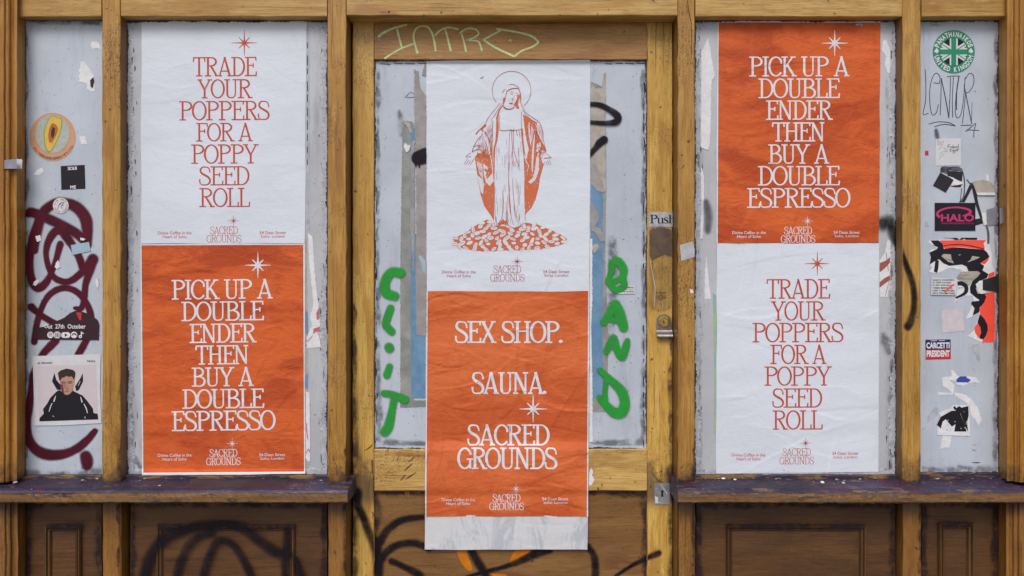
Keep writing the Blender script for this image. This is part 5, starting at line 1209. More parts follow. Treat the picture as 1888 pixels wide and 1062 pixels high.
for st_, lb_ in (([(850, 1016, 8), (858, 1035, 8), (866, 1048, 5)], 'orange sprayed flash under the left part of the poster tail'), ([(970, 1012, 8), (955, 1022, 8), (944, 1036, 5)], 'orange sprayed flash slanting under the right part of the poster tail'), ([(905, 1066, 8), (930, 1066, 8)], 'orange sprayed flash at the very bottom between the other two')):
    spray('orange_flash', [st_], M['sp_orange'], [(783, 1013, 1083, 1100, DPY)], label=lb_, cat='graffiti', group='orange flashes on the door panel', soft=.12, step=1.4, off=.0004)
spray('black_hook', [[(1628, 412, 12), (1640, 410, 10), (1650, 440, 7), (1660, 462, 5.5), (1672, 490, 5), (1684, 530, 5), (1685, 565, 5.5), (1680, 590, 6), (1674, 602, 6.5)]], M['sp_black2'], [(1621, 380, 1653, 640, YP - .003), (1665, 380, 1697, 640, 0.0)], label='curved black spray hook crossing onto the post by the right wide window', cat='graffiti', soft=.75, step=1.5)
spray('black_smudge', [[(1302, 372, 5), (1306, 395, 7), (1305, 425, 5)]], M['sp_faint'], [(1284, 340, 1320, 460, YP - .003)], label='faint black smudge left of the upper orange poster', cat='graffiti', soft=.9, step=1.6)

# ---- window four
dp0 = YP
fs = sticker('fan_sticker', [(1758.5 + 38.8 * math.cos(a), 95.5 + 40 * math.sin(a)) for a in np.linspace(0, 2 * math.pi, 56, endpoint=False)], dp0, M['green'], 'round green fan sticker with a green and black union flag', thick=.0006)
L0 = dp0 - .0006
def circ(cx, cy, r_, n=40): return [(cx + r_ * math.cos(a), cy + r_ * math.sin(a)) for a in np.linspace(0, 2 * math.pi, n, endpoint=False)]
def ringp(pr_, cx, cy, r_, w): pr_.ribbon([(cx + r_ * math.cos(a), cy + r_ * math.sin(a), w) for a in np.linspace(0, 2 * math.pi, 48, endpoint=False)], closed=True, step=3)
pr = Print(); pr.disc(1758.5, 95.5, 25.5, n=48); pr.build('flag_field', M['black'], L0, fs, .0002)
def clipc(P, r_=25.3):  # keep points inside the circle
    return [(1758.5 + (a - 1758.5) * min(1, r_ / max(math.hypot(a - 1758.5, b - 95.5), 1e-6)), 95.5 + (b - 95.5) * min(1, r_ / max(math.hypot(a - 1758.5, b - 95.5), 1e-6))) for a, b in P]
pr = Print()
for s in (-1, 1): pr.ribbon([(1758.5 - 21 * 1, 95.5 - 13.6 * s, 8.4), (1758.5 + 21, 95.5 + 13.6 * s, 8.4)], smooth=False, step=40)
pr.ribbon([(1758.5, 70.5, 15), (1758.5, 120.5, 15)], smooth=False); pr.ribbon([(1733.5, 95.5, 15), (1783.5, 95.5, 15)], smooth=False)
pr.build('flag_white', M['white'], L0, fs, .0005)
pr = Print()
for s in (-1, 1): pr.ribbon([(1758.5 - 20.4, 95.5 - 13.2 * s, 1.6), (1758.5 + 20.4, 95.5 + 13.2 * s, 1.6)], smooth=False, step=40)
pr.build('flag_stripe', M['green'], L0, fs, .0008)
pr = Print(); pr.ribbon([(1758.5, 70.5, 9), (1758.5, 120.5, 9)], smooth=False); pr.ribbon([(1733.5, 95.5, 9), (1783.5, 95.5, 9)], smooth=False); ringp(pr, 1758.5, 95.5, 26.6, 2.4)
pr.build('flag_cross', M['green'], L0, fs, .0011)
pr = Print()
for k, ch_ in enumerate('PANATHINAIKOS'):
    a = math.radians(-90 + (k - 6) * 11.6); rr_ = 32.6; w_ = .9 if ch_ == 'I' else 2.8
    sans(pr, ch_, 1758.5 + rr_ * math.cos(a) - w_, 1758.5 + rr_ * math.cos(a) + w_, 95.5 + rr_ * math.sin(a) - 4.6, 95.5 + rr_ * math.sin(a) + 4.6, .03, math.degrees(a) + 90)
for k, ch_ in enumerate('UNITED KINGDOM'):
    if ch_ == ' ': continue
    a = math.radians(90 - (k - 6.5) * 11.2); w_ = .9 if ch_ == 'I' else 2.8
    sans(pr, ch_, 1758.5 + 32.8 * math.cos(a) - w_, 1758.5 + 32.8 * math.cos(a) + w_, 95.5 + 32.8 * math.sin(a) - 4.6, 95.5 + 32.8 * math.sin(a) + 4.6, .03, math.degrees(a) - 90)
for s in (-1, 1):
    cx = 1758.5 + 31.5 * s
    for k in range(3):
        a = math.radians(-90 + 120 * k); pr.disc(cx + 2.4 * math.cos(a), 93.5 + 2.4 * math.sin(a) * .9, 2.2, n=10)
    pr.ribbon([(cx, 94, 1.2), (cx + .8, 99, 1.4)])
pr.build('lettering', M['ink_w'], L0, fs, .0006)
def y4(a, b, w=1.3): return (1660 + a / 4.084, b / 4.084, w)
strokes_thing('marker_tag', 'tall purple marker tag under the round green fan sticker', M['marker'], dp0, [
    [y4(187, 520), y4(192, 640), y4(190, 760), y4(172, 858), y4(212, 852)], [y4(294, 630), y4(298, 580), y4(270, 550), y4(240, 590), y4(222, 680), y4(224, 790), y4(240, 862), y4(270, 850), y4(288, 786)], [y4(250, 622), y4(294, 630)],
    [y4(300, 868), y4(306, 720), y4(308, 588)], [y4(308, 588, 1.6), y4(340, 740, 1.8), y4(366, 888, 1.8)], [y4(350, 578), y4(400, 572), y4(452, 574)], [y4(366, 880, 1.5), y4(374, 720), y4(378, 580)], [y4(395, 884, 1.5), y4(392, 740), y4(400, 578)], [y4(440, 580, 2), y4(424, 700, 2), y4(424, 828, 1.8)],
    [y4(420, 700), y4(414, 850), y4(436, 888), y4(462, 840), y4(480, 700), y4(488, 580)], [y4(486, 600), y4(520, 552), y4(550, 570), y4(552, 630), y4(520, 690), y4(486, 700)], [y4(480, 640, 1.4), y4(500, 740, 1.6), y4(538, 935, 1.6)], [y4(492, 700), y4(468, 930)], [y4(454, 944), y4(536, 942)], [y4(540, 770, .9), y4(536, 930, .9)],
    [y4(214, 934), y4(280, 918), y4(360, 922), y4(416, 948)], [y4(256, 954), y4(330, 936), y4(414, 948)], [y4(490, 992), y4(530, 960), y4(568, 930), y4(556, 980), y4(552, 1034)], [y4(500, 978), y4(594, 982)], [y4(558, 686), y4(568, 690)], [y4(656, 742, 2), y4(660, 745, 2)]])
spray('marker_smear', [[(1726, 240, 3), (1728, 252, 4)]], M['sp_faint'], [(1700, 220, 1760, 262, YP - .001)], label='small dark smear above the white square handwritten sticker', cat='graffiti', soft=.8, step=1.2)
hs = sticker('note_sticker', [(1725, 255.5), (1772, 255), (1771.5, 305), (1724.5, 305.5)], dp0, M['white'], 'white square sticker with black handwriting and a pale drawing', thick=.0007, off=.0004)
pr = Print()
for L in ([(1748, 267, .9), (1747.5, 273, .9)], [(1747.5, 267.5, .7), (1752, 266.5, .7)], [(1747.6, 270, .7), (1751, 269.6, .7)], [(1752.5, 270, .8), (1753, 273, .8), (1755, 270, .8), (1755.5, 273, .8)], [(1757, 267, .8), (1757, 273, .8), (1760, 270, .7), (1757.5, 271, .7), (1760, 273, .8)], [(1761.5, 270, .7), (1761.5, 273, .7)], [(1763, 273, .8), (1763.5, 270, .8), (1765, 271, .8), (1765, 273, .8)], [(1767.5, 266, .8), (1766.5, 271, .8), (1768, 273, .8)], [(1752, 274.5, .8), (1752.5, 280, .9), (1754, 279, .8)], [(1751, 276, .7), (1755, 275.6, .7)], [(1756, 276, .8), (1757, 279, .8), (1759, 276, .8), (1756.5, 283, .9)], [(1760, 276.5, .8), (1760.5, 279, .8), (1762, 276, .8), (1759.5, 283, .8)], [(1763, 275, .8), (1763.5, 279, .8)], [(1765.5, 274, .8), (1766, 279, .8)], [(1762.5, 276, .7), (1768, 275, .7)]):
    pr.ribbon(L, step=2)
pr.build('handwriting', M['black'], dp0 - .0011, hs, .0003)
pr = Print()
for L in ([(1729, 259, .8), (1731, 268, .7), (1736, 262, .6), (1740, 261, .6), (1734, 272, .6), (1730, 275, .6)], [(1731, 260, .7), (1738, 268, .6)], [(1732, 284, .5), (1738, 280, .6), (1744, 279, .5), (1747, 276, .5)], [(1731, 295, .5), (1736, 287, .5), (1742, 284, .5)], [(1740, 272, .5), (1746, 280, .6)]): pr.ribbon(L, step=2)
pr.build('faint_drawing', M['tape'], dp0 - .0011, hs, .0003)
sticker('red_chip', [(1705.5, 278), (1712, 278), (1712, 286.5), (1705.5, 286.5)], dp0, M['redd'], 'tiny dark red square left of the white note sticker', thick=.0005)
def y5(a, b): return (1660 + a / 5.057, 240 + b / 5.057)
sticker('black_sticker', [y5(*a) for a in ((372, 396), (498, 462), (425, 582), (305, 516))], dp0, M['black_r'], 'tilted black diamond sticker below the white note', thick=.0007, off=.0008)
bs = sticker('black_sticker', [y5(*a) for a in ((436, 378), (583, 390), (574, 478), (500, 450), (440, 425))], dp0, M['black_r'], 'torn black sticker with white peeling foot beside the black diamond', thick=.0007)
cut('peeled_foot', [y5(*a) for a in ((450, 430), (500, 445), (556, 484), (586, 486), (580, 504), (520, 514), (470, 518), (498, 470))], dp0, M['scrap'], bs, thick=.0005, off=.0010, rough_edge=.5, seed=3)
cut('black_edge', [y5(*a) for a in ((462, 520), (520, 512), (576, 508), (560, 532), (500, 530))], dp0, M['black_r'], bs, thick=.0003, off=.0004)
cut('grey_smudge', [y5(*a) for a in ((375, 350), (400, 338), (540, 340), (582, 360), (582, 388), (440, 376), (436, 410), (372, 392))], dp0, M['chip'], bs, thick=.0003, off=.0, rough_edge=.8, seed=4)
strokes_thing('black_tape_loop', 'thin dark cord shaped strips hanging above the pink lettered sticker', M['chip'], dp0, [[y5(580, 380) + (1.8,), y5(598, 470) + (2,), y5(594, 600) + (2,), y5(570, 660) + (2,)], [y5(572, 540) + (1.2,), y5(560, 660) + (1.4,)], [y5(618, 458) + (1.8,), y5(660, 510) + (2,)], [y5(800, 880) + (3,), y5(820, 960) + (4,), y5(820, 1060) + (4,)]], cat='tape', off=.0009, smooth=True)
o = sticker('black_tape', [y5(*a) for a in ((655, 490), (685, 500), (700, 560), (712, 600), (728, 680), (770, 830), (768, 870), (700, 890), (700, 830), (745, 820), (700, 690), (668, 540), (600, 672), (545, 672), (600, 610))], dp0, M['black_r'], 'bent black tape strips behind the pink lettered black sticker', 'tape', thick=.0006, off=.0002)
o = sticker('curled_paper', [y5(*a) for a in ((670, 482), (760, 462), (850, 480), (886, 560), (884, 604), (716, 604), (694, 540))], dp0, M['scrap_c'], 'curled beige paper flap right of the black tape', 'paper scrap', thick=.0012, off=.0012, rough_edge=.5, seed=7)
cut('curl_edge', [y5(*a) for a in ((712, 584), (884, 582), (882, 606), (720, 606))], dp0, M['scrap'], o, thick=.002, off=.0024)
shard([y5(*a) for a in ((798, 440), (806, 404), (822, 420), (826, 474), (808, 482))], dp0, 'small white tear above the curled beige flap', seed=71, re_=.4)
o = sticker('paper_scrap', [y5(*a) for a in ((760, 770), (800, 768), (806, 880), (780, 886), (770, 850))], dp0, M['scrap'], 'torn white edge left of the silver tape', 'paper scrap', thick=.0008, rough_edge=.6, off=.0014)
o = sticker('silver_tape', [y5(*a) for a in ((806, 740), (896, 716), (906, 716), (906, 878), (820, 892), (806, 850))], dp0, M['tape'], 'silver grey tape wrapping from the narrow right window onto its frame', 'tape', thick=.0008, off=.0016)
X = (1855.2 - 944) * K   # fold round the jamb
cut('tape_end', [(1843.5, 384), (1850, 383), (1852.5, 396), (1851, 410), (1843.5, 413)], .012, M['tape'], o, thick=.001)
hl = sticker('club_sticker', [(1723.5, 374), (1798.5, 374), (1798.5, 425.5), (1723.5, 425.5)], dp0, M['black'], 'black sticker with bold magenta lettering and a swoosh', thick=.0007, off=.0010)
L0 = dp0 - .0017
pr = Print(); sans(pr, 'HALO', 1735, 1796, 394.5, 408.5, .03, 0); pr.ribbon([y5(370, 812) + (5.5,), y5(345, 790) + (5,), y5(360, 756) + (4,), y5(430, 728) + (3,), y5(530, 720) + (3,), y5(620, 735) + (4,), y5(655, 760) + (5,), y5(630, 785) + (4,), y5(580, 800) + (2,)], step=2)
sans(pr, 'SHALOMPUBLISHING.CO.UK', 1736, 1796, 410.3, 413.2, .0, 0)
pr.build('lettering', M['mag'], L0, hl, .0003)
shard([y5(*a) for a in ((232, 856), (244, 850), (270, 896), (234, 900))], dp0, 'small triangular fleck left of the magenta lettered sticker', mat='residue', seed=72)
# torn comic poster: fluorescent red sheet with black eye drawing
def y7(a, b): return (1705 + a / 8.172, 430 + b / 8.172)
def y8(a, b): return (1705 + a / 8.172, 540 + b / 8.172)
cp = sticker('comic_poster', [y7(*a) for a in ((80, 105), (220, 102), (960, 100), (975, 130), (990, 230), (1010, 300), (1020, 400), (1010, 470), (1050, 560), (1060, 620))] + [y8(1060, 300), y8(1060, 745), y8(860, 750), y8(760, 700), y8(650, 650), y8(750, 560), y8(830, 300), y8(620, 400), y8(700, 230), y8(740, 120)] + [y7(*a) for a in ((720, 940), (600, 940), (430, 1050), (480, 960), (490, 690), (560, 560), (380, 520), (190, 605), (60, 590), (110, 520), (70, 470), (80, 260), (180, 230), (50, 130))],
             dp0, M['scrap'], 'torn comic print of a black inked eye on fluorescent red', 'poster', thick=.0008, rough_edge=.5, seed=9)
L0 = dp0 - .0008
pr = Print(); pr.poly([y7(*a) for a in ((225, 108), (930, 102), (885, 150), (900, 200), (905, 245), (700, 225), (500, 205), (300, 240), (270, 170))])
pr.poly([y7(*a) for a in ((975, 350), (960, 400), (930, 440), (905, 468), (835, 450))]); pr.poly([y7(*a) for a in ((965, 610), (1050, 575), (1050, 640), (1000, 660), (950, 672))])
pr.poly([y7(900, 900), y7(1055, 885), y8(1060, 300), y8(1055, 742), y8(865, 748), y8(900, 600), y8(840, 330), y8(820, 250), y8(900, 120)])
pr.poly([y8(*a) for a in ((800, 445), (850, 540), (840, 640), (810, 680), (760, 600), (752, 520))])
pr.build('red_print', M['red'], L0, cp, .0003)
pr = Print()
pr.poly([y7(*a) for a in ((90, 108), (210, 108), (270, 160), (290, 240), (400, 220), (500, 213), (700, 232), (890, 245), (940, 290), (975, 350), (930, 390), (835, 450), (895, 490), (870, 560), (960, 615), (940, 670), (880, 700), (790, 770), (770, 830), (800, 910), (900, 910), (920, 980))] + [y8(925, 60), y8(900, 140), y8(830, 220), y8(820, 290), y8(725, 340), y8(750, 230), y8(700, 160), y8(710, 130), y8(820, 120)] + [y7(*a) for a in ((820, 1000), (760, 960), (690, 900), (680, 820), (720, 720), (800, 650), (840, 600), (800, 570), (660, 575), (630, 500), (560, 470), (370, 490), (280, 450), (215, 390), (150, 420), (75, 470), (90, 360), (75, 290), (180, 240), (200, 210), (150, 190))])
pr.poly([y7(*a) for a in ((160, 400), (212, 410), (205, 520), (190, 598), (138, 575), (150, 500))])
pr.ribbon([y7(495, 755) + (7.5,), y7(560, 758) + (7.5,), y7(620, 800) + (7.5,), y7(625, 870) + (7,), y7(580, 920) + (5,), y7(470, 975) + (3.5,)], step=2)
pr.poly([y8(*a) for a in ((830, 320), (900, 390), (945, 480), (950, 560), (920, 650), (880, 700), (820, 680), (850, 600), (840, 520), (795, 440))])
pr.poly([y7(*a) for a in ((270, 66), (350, 68), (400, 100), (360, 72), (480, 68), (520, 98), (555, 68), (640, 68), (790, 68), (790, 96), (620, 98), (600, 78), (560, 99), (470, 100), (420, 80))])
pr.build('black_print', M['black'], L0, cp, .0007)
pr = Print(); pr.poly([y7(*a) for a in ((250, 345), (285, 312), (395, 318), (405, 390), (440, 455), (350, 430))]); pr.poly([y7(*a) for a in ((640, 440), (690, 400), (715, 343), (835, 360), (770, 395))]); pr.poly([y7(*a) for a in ((505, 325), (550, 315), (535, 330), (515, 335))])
pr.poly([y7(*a) for a in ((640, 575), (800, 572), (838, 600), (800, 655), (715, 720), (675, 800), (610, 740), (480, 690), (540, 580))])
pr.build('white_print', M['scrap_c'], L0, cp, .0011)
pr = Print(); pr.ribbon([y7(285, 190) + (1.2,), y7(400, 172) + (1.2,), y7(560, 172) + (1.2,), y7(700, 190) + (1.2,), y7(890, 235) + (1.2,)], step=2)
for L in ([y7(500, 632), y7(640, 632)], [y7(490, 665), y7(570, 672)], [y7(510, 688), y7(740, 690)], [y7(500, 820), y7(575, 820)], [y7(310, 375), y7(335, 415)], [y7(395, 390), y7(400, 425)], [y7(345, 380), y7(375, 415)], [y7(705, 400), y7(730, 425)], [y7(745, 375), y7(770, 395)]): pr.ribbon([a + (.6,) for a in L], smooth=False)
pr.build('fine_lines', M['black'], L0, cp, .0014)
o = sticker('black_patch', [y7(*a) for a in ((875, 705), (1060, 645), (1118, 645), (1118, 880), (1060, 880), (875, 855))], dp0, M['black_r'], 'black cloth tape patch across the torn comic poster edge', 'tape', thick=.0008, off=.0028)
cut('white_tear', [y7(*a) for a in ((765, 775), (820, 720), (872, 705), (872, 856), (950, 885), (890, 912), (830, 910), (800, 870), (780, 800))], dp0, M['scrap'], o, thick=.0004, off=.0026, rough_edge=.4, seed=11)
nt = sticker('protest_note', [y7(*a) for a in ((100, 665), (490, 690), (470, 935), (95, 928))], dp0, M['white'], 'white note of handwritten casualty numbers with a red slash', 'note', thick=.0006, off=.0026)
L0 = dp0 - .0032; pr = Print()
for i, t in enumerate(("GAZA'S CHILDREN :", '21,000 KILLED', '21,000 ORPHANED', '17000 MISSING', '1000 + AMPUTEES', '100 % TRAUMATISED')):
    a = y7(118, 692 + i * 40); wd_ = (345, 280, 330, 300, 330, 340)[i] / 8.17; sans(pr, t, a[0], a[0] + wd_, a[1], a[1] + 3.1, .018, .6 + (i % 3 - 1) * .5)
pr.build('handwriting', M['black'], L0, nt, .0003)
pr = Print(); pr.ribbon([y7(300, 890) + (3,), y7(360, 830) + (3.4,), y7(440, 765) + (2,)]); pr.build('red_slash', M['red'], L0, nt, .0006)
sticker('blank_label', [y8(*a) for a in ((250, 270), (575, 238), (600, 570), (270, 602))], dp0, flat('pale_pink_label', (.64, .58, .63), .55, .1, 90), 'pale pinkish square label under the handwritten note', 'sticker', thick=.0007)
cs = sticker('campaign_sticker', [y8(*a) for a in ((10, 706), (390, 700), (394, 998), (14, 1008))], dp0, M['redd'], 'red and navy campaign sticker with two lines of white capitals', thick=.0007)
L0 = dp0 - .0007
pr = Print(); pr.poly([y8(*a) for a in ((10, 706), (390, 700), (392, 850), (12, 856))]); pr.build('navy_half', M['navy'], L0, cs, .0002)
pr = Print(); a, b = y8(25, 745), y8(375, 838); sans(pr, 'CARCETTI', a[0], b[0], a[1], b[1], .045, -.5); a, b = y8(28, 865), y8(375, 965); sans(pr, 'PRESIDENT', a[0], b[0], a[1], b[1], .045, -.5)
pr.ribbon([y8(90, 722) + (1,), y8(185, 720) + (1,)]); pr.ribbon([y8(215, 719) + (1,), y8(300, 718) + (1,)]); pr.build('lettering', M['ink_w'], L0, cs, .0006)
# lower scraps
def y9(a, b): return (1660 + a / 4.425, 660 + b / 4.425)
sc = shard([y8(*a) for a in ((700, 830), (730, 780), (830, 760), (832, 1030), (800, 1040), (770, 930))], dp0, 'pale torn strip under the torn comic poster', mat='residue', seed=81)
o = shard([y9(*a) for a in ((340, 160), (420, 148), (412, 98), (430, 100), (470, 148), (560, 150), (620, 160), (652, 205), (600, 200), (560, 205), (520, 228), (460, 215), (452, 190), (400, 180), (440, 220), (430, 300), (310, 300), (308, 280), (420, 285), (400, 260), (345, 230))], dp0, 'white tatter with a bright blue torn patch low in the narrow right window', seed=82)
cut('blue_patch', [y9(*a) for a in ((455, 175), (490, 148), (540, 150), (545, 165), (575, 178), (556, 200), (500, 198), (460, 198))], dp0, M['blue'], o, thick=.0003, off=.0009, rough_edge=.4)
shard([y9(*a) for a in ((440, 280), (500, 290), (560, 320), (600, 360), (640, 420), (662, 500), (636, 560), (610, 500), (570, 460), (570, 390), (500, 340), (450, 310))], dp0, 'curving white tatter right of the torn black symbol sticker', seed=83, re_=.9)
shard([y9(*a) for a in ((290, 400), (315, 415), (300, 470), (250, 500), (220, 530), (225, 480), (250, 430))], dp0, 'pale curved tatter left of the torn black symbol sticker', mat='residue', seed=84, re_=.7)
ss = sticker('symbol_sticker', [y9(*a) for a in ((315, 450), (350, 430), (410, 410), (430, 385), (560, 385), (570, 636), (500, 636), (300, 630), (300, 540), (330, 490))], dp0, M['scrap'], 'torn square sticker printed with broken black symbols', thick=.0007, off=.0008, rough_edge=.5, seed=85)
cut('hanging_tail', [y9(*a) for a in ((345, 636), (418, 636), (400, 735), (370, 730), (322, 745))], dp0, M['scrap'], ss, thick=.0004, off=.0004, rough_edge=.6, seed=86)
pr = Print(); pr.poly([y9(*a) for a in ((330, 480), (420, 430), (480, 430), (530, 560), (540, 600), (440, 600), (450, 540), (420, 560), (370, 500), (345, 520), (330, 575), (298, 545))])
pr.poly([y9(*a) for a in ((430, 400), (445, 392), (455, 410), (480, 392), (500, 405), (555, 392), (558, 470), (545, 520), (552, 600), (530, 560), (490, 450), (440, 420))]); r = hashf(6)
for k in range(16):
    x, y = y9(r.uniform(325, 540), r.uniform(545, 602)); pr.poly([(x + r.uniform(-2, 2), y + r.uniform(-1.6, 1.6)) for _ in range(3)])
pr.build('printed_symbols', M['black'], dp0 - .0015, ss, .0003)
pr = Print()
for k in range(14):
    x, y = y9(r.uniform(340, 550), r.uniform(410, 590)); pr.ribbon([(x, y, .9), (x + r.uniform(-2.5, 2.5), y + r.uniform(-3, 3), .9)], smooth=False)
pr.build('printed_gaps', M['ink_w'], dp0 - .0015, ss, .0008)
pr = Print(); pr.ribbon([y9(585, 853) + (.6,), y9(620, 855) + (1.8,), y9(655, 852) + (.5,)])
for k in range(10):
    x, y = y9(605 + r.uniform(-8, 8), r.uniform(20, 340)); pr.disc(x, y, r.uniform(.3, .7), n=6)
for k in range(7):
    x, y = y9(r.uniform(585, 620), r.uniform(700, 760)); pr.disc(x, y, r.uniform(.4, 1.1), n=6)
o = pr.build('grime_specks', M['black_r'], dp0, w4, .0005); o['kind'] = 'stuff'

# ---- bits on the sills: chips of paper and wood
def pebble(px, py, yd, sx_, sy_, label, mat, seed, name='paper_crumb', cat='paper scrap'):
    r = hashf(seed); V, F = [], []; f_ = (D + yd) / D; cx, cz = (px - 944) * K * f_, (531 - py) * K * f_; n_ = 9
    for k in range(n_):
        a = 2 * math.pi * k / n_; q_ = r.uniform(.6, 1.1); V.append((cx + sx_ * K * q_ * math.cos(a), yd + .004 * math.sin(a), cz + sy_ * K * q_ * .6 * math.sin(a)))
    V.append((cx, yd, cz + sy_ * K)); V.append((cx, yd, cz - sy_ * K * .5))
    for k in range(n_):
        j = (k + 1) % n_; F.append((k, j, n_)); F.append((j, k, n_ + 1))
    V = np.array(V); o = new_obj(name, V, F, M[mat], None, origin=(cx, yd, V[:, 2].min())); tag(o, label, cat)
pebble(1516, 889, -.022, 5, 2.6, 'white paper crumb on the right sill, nearer the door of the pair', 'scrap', 1)
pebble(1555, 890, -.022, 4, 2.6, 'beige crumb on the right sill, right of the white crumb', 'scrap_c', 2)
pebble(1334, 882, -.005, 4, 2, 'white flake on the right sill under the corner of the white poster', 'scrap', 3)
pebble(1355, 884, -.005, 3, 1.6, 'tiny pale flake beside the larger one on the right sill', 'scrap', 4)
pebble(28, 889, -.02, 5, 2, 'curled pale wood shaving at the left end of the left sill', 'scrap_c', 5, 'wood_shaving', 'wood chip')
pebble(294, 895, -.03, 3, 1.2, 'pale speck on the left sill below the orange poster', 'scrap_c', 6)
sd_ = lambda x, y: .030 - .085 * (np.asarray(y, float) - 880) / 24
for (xa, xb, sd0, k_) in ((10, 636, 3, 80), (1256, 1880, 4, 110)):
    for mt_, fr in (('scrap_c', .35), ('gouge', .45), ('scrap', .2)):
        pr = Print(); r = hashf(sd0 * 7 + len(mt_))
        for i in range(int(k_ * fr)):
            x, y = r.uniform(xa, xb), 881.5 + 18 * r.rand() ** 2.2; a = r.uniform(.8, 3.8 if y < 887 else 2); b = a * r.uniform(.25, .5)
            pr.poly([(x + a * math.cos(t) * r.uniform(.6, 1.2), y + b * math.sin(t) * r.uniform(.6, 1.2)) for t in np.linspace(0, 5.4, 7)])
        o = pr.build('paint_flakes', M[mt_] if mt_ != 'gouge' else flat('bare_wood_flake', (.24, .13, .05), .7, .3, 60), sd_, shop, .0012); o['kind'] = 'stuff'
tp = cut('sill_tape', [(350, 877.5), (535, 876), (529, 903), (342, 904.5)], -.012, flat('dark_slate_tape', (.035, .032, .045), .42, .3, 30), None, 'dark slate tape laid along the left sill below the orange poster', 'tape', thick=.001)
# slope the tape onto the sill top
zb, zf = W(0, 880, YP)[2], W(0, 904, -.055)[2]
me = tp.data; zs_ = [v.co.z + tp.location.z for v in me.vertices]; hi, lo = max(zs_), min(zs_)
xs_ = [(352, 881), (534, 881), (527, 902), (344, 903)]
for i, v in enumerate(me.vertices):
    px, py = xs_[i % 4]; t = .15 if py < 890 else .93
    yy = .026 + (-.047 - .026) * (t - .0); zz = zb + (zf - zb) * ((.030 - yy) / .075) + (.0032 if i < 4 else .0022)
    ff = (D + yy) / D; v.co = Vector(((px - 944) * K * ff, yy, zz)) - tp.location

def marks(name, mat, dep, S_, parent, off=.0005, kind=None):
    pr = Print()
    for q_ in S_: pr.ribbon(q_, step=2)
    o = pr.build(name, mat, dep, parent, off)
    if kind: o['kind'] = kind
    return o
M['gouge'] = flat('brown_gouge', (.12, .055, .018), .7, .4, 60)
marks('gouge', M['gouge'], YD, [[(745, 868, .8), (752, 862, 2.2), (760, 855, .8)], [(748, 884, .8), (756, 878, 2.4), (766, 872, 1)], [(738, 886, 1), (744, 880, 2), (747, 874, .7)], [(753, 852, .7), (760, 846, 2), (764, 842, .7)]], door, kind='stuff')
marks('gouge', M['gouge'], YD, [[(672, 831, 1), (680, 826, 2.2), (687, 820, 2)], [(684, 868, .6), (681, 890, 1.4), (679, 912, .6)], [(1199, 868, .6), (1212, 884, 1.6), (1222, 890, .7)], [(1220, 862, .6), (1218, 880, 1.2)], [(1207, 690, .5), (1206, 730, 1.1), (1208, 770, .5)], [(686, 848, 2.2), (686.5, 874, 2.6)]], door, kind='stuff')
marks('crack', M['seam'], 0.0, [[(1267, 0, .9), (1271, 26, 1.2), (1275, 48, .9), (1275, 90, .8), (1273, 120, .5)], [(1265, 8, .6), (1268, 24, .8)]], shop, kind='stuff')
marks('nick', M['grime'], .0015, [[(714, 22, .7), (718, 21, 2), (716, 25, 1.2)], [(700, 23, .5), (712, 23.5, .8)], [(1160, 29, .5), (1164, 28.5, 1.2)]], shop, kind='stuff')
def film(strokes, regions, soft=.8):
    o = spray('grime_film', strokes, M['film'], regions, parent=shop, soft=soft, step=2.2, off=.0003, jit=4.0); o['kind'] = 'stuff'
for a_, b_ in ((48, 187), (240, 603), (1284, 1651), (1700, 1840)):
    film([[(a_ + 4, 930, 7), (a_ + 3, 1000, 6), (a_ + 4, 1090, 6)], [(b_ - 4, 930, 5), (b_ - 5, 1000, 6), (b_ - 4, 1090, 5)], [(a_ + 2, 931, 6), ((a_ + b_) / 2, 930, 5), (b_ - 2, 931, 6)]], [(a_, 926, b_, 1100, YR)])
for a_, b_, t_ in ((85, 152, 966), (290, 545, 966), (1338, 1595, 966), (1728, 1793, 962)):
    film([[(a_ + 3, t_ + 5, 5), ((a_ + b_) / 2, t_ + 5, 5.5), (b_ - 3, t_ + 5, 5)]], [(a_, t_ - 3, b_, t_ + 14, YR - .0127)], .6)
def pfilm(win, strokes, regions, soft=.9):
    o = spray('dirt_film', strokes, M['pdirt'], regions, parent=win, soft=soft, step=2.0, off=.0003, jit=4.0); o['kind'] = 'stuff'
pfilm(w1, [[(47, 60, 2), (48, 400, 2.5), (48, 860, 3)], [(50, 870, 6), (110, 875, 4), (186, 868, 6)], [(60, 42, 2), (180, 41, 2.5)], [(150, 862, 2), (156, 874, 4)]], [(47, 38, 188, 877, YP)])
pfilm(w2, [[(238, 60, 2.5), (239, 500, 3.5), (240, 860, 6)], [(603, 60, 3), (602, 500, 2.5), (602, 860, 4)], [(240, 872, 5), (262, 874, 4)], [(565, 873, 3), (603, 872, 5)], [(250, 845, 3), (258, 862, 3.5)]], [(237, 38, 604, 877, YP)])
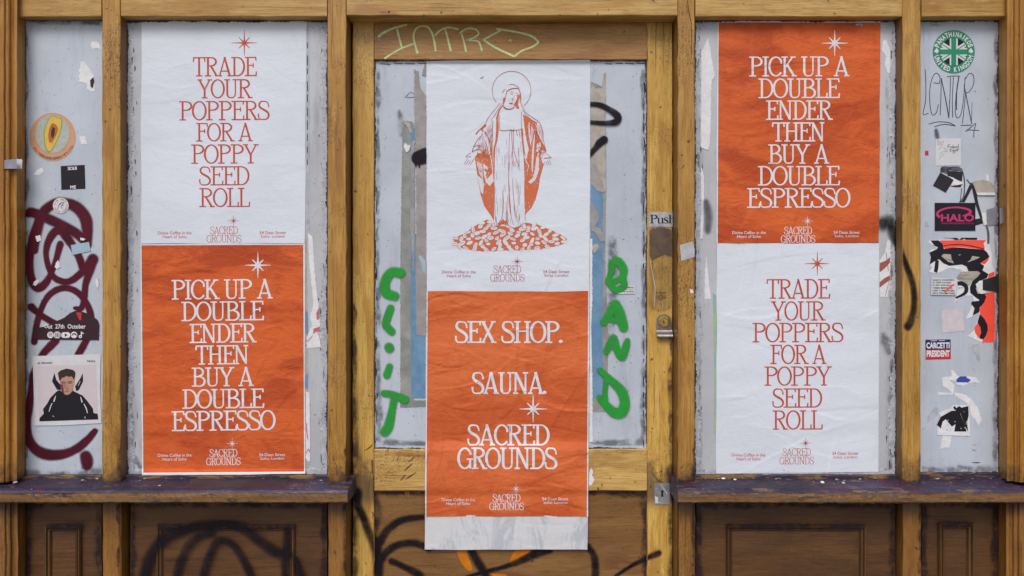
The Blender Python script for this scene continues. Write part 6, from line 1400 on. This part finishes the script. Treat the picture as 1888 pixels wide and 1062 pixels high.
pfilm(w3, [[(1285, 60, 3), (1286, 470, 3), (1287, 860, 6)], [(1649, 60, 2.5), (1646, 620, 3.5), (1645, 860, 5)], [(1286, 872, 5), (1320, 874, 3)], [(1625, 871, 4), (1648, 868, 6)], [(1640, 640, 9)], [(1630, 620, 7), (1640, 650, 6)]], [(1284, 38, 1650, 877, YP)])
pfilm(w4, [[(1836, 60, 2.5), (1837, 430, 3), (1835, 860, 4)], [(1700, 866, 4), (1760, 868, 5), (1834, 864, 6)], [(1768, 862, 3.5), (1788, 864, 4)], [(1720, 46, 3), (1736, 46, 2)]], [(1700, 38, 1838, 872, YP)])
pfilm(door, [[(697, 130, 3), (697, 500, 2.5), (698, 812, 5)], [(1186, 130, 3), (1187, 500, 3), (1186, 812, 5)], [(698, 816, 5), (780, 818, 3)], [(1092, 818, 3), (1186, 815, 5)], [(735, 205, 3), (740, 222, 6), (742, 250, 4)], [(1128, 440, 6), (1130, 520, 8), (1126, 640, 6)], [(1117, 560, 6), (1114, 600, 8)]], [(693, 114, 785, 822, YG), (1089, 114, 1190, 822, YG)])
film([[(652, 560, 3), (653, 760, 5), (654, 880, 9), (652, 1000, 6), (653, 1090, 7)]], [(650.5, 540, 688, 1100, YD)])
film([[(1238, 600, 2), (1237, 760, 4), (1237, 960, 4), (1237, 1090, 5)]], [(1194, 540, 1239.5, 1100, YD)])
film([[(693, 912, 7), (694, 1000, 6), (694, 1090, 7)], [(1189, 912, 6), (1190, 1000, 5), (1189, 1090, 6)], [(692, 909, 5), (940, 908, 3), (1190, 909, 5)]], [(690.5, 906, 783, 1100, YD + .014), (1083, 906, 1192.5, 1100, YD + .014)])
for a_, b_ in ((188, 222), (604, 638), (1250, 1281), (1664, 1698)):
    film([[(a_ + 2, 889, 6), ((a_ + b_) / 2, 891, 5), (b_ - 2, 888, 8)], [(b_ - 1, 830, 1.5), (b_ - 1, 885, 5)]], [(a_, 800, b_, 889, 0.0)], 1.2)
    film([[(b_ - 2, 930, 3), (b_ - 1, 1010, 3.5), (b_ - 2, 1090, 3)]], [(a_ + 1, 929, b_, 1100, .002)])

for o in list(bpy.data.objects):
    if '_o' in o.keys(): del o['_o']
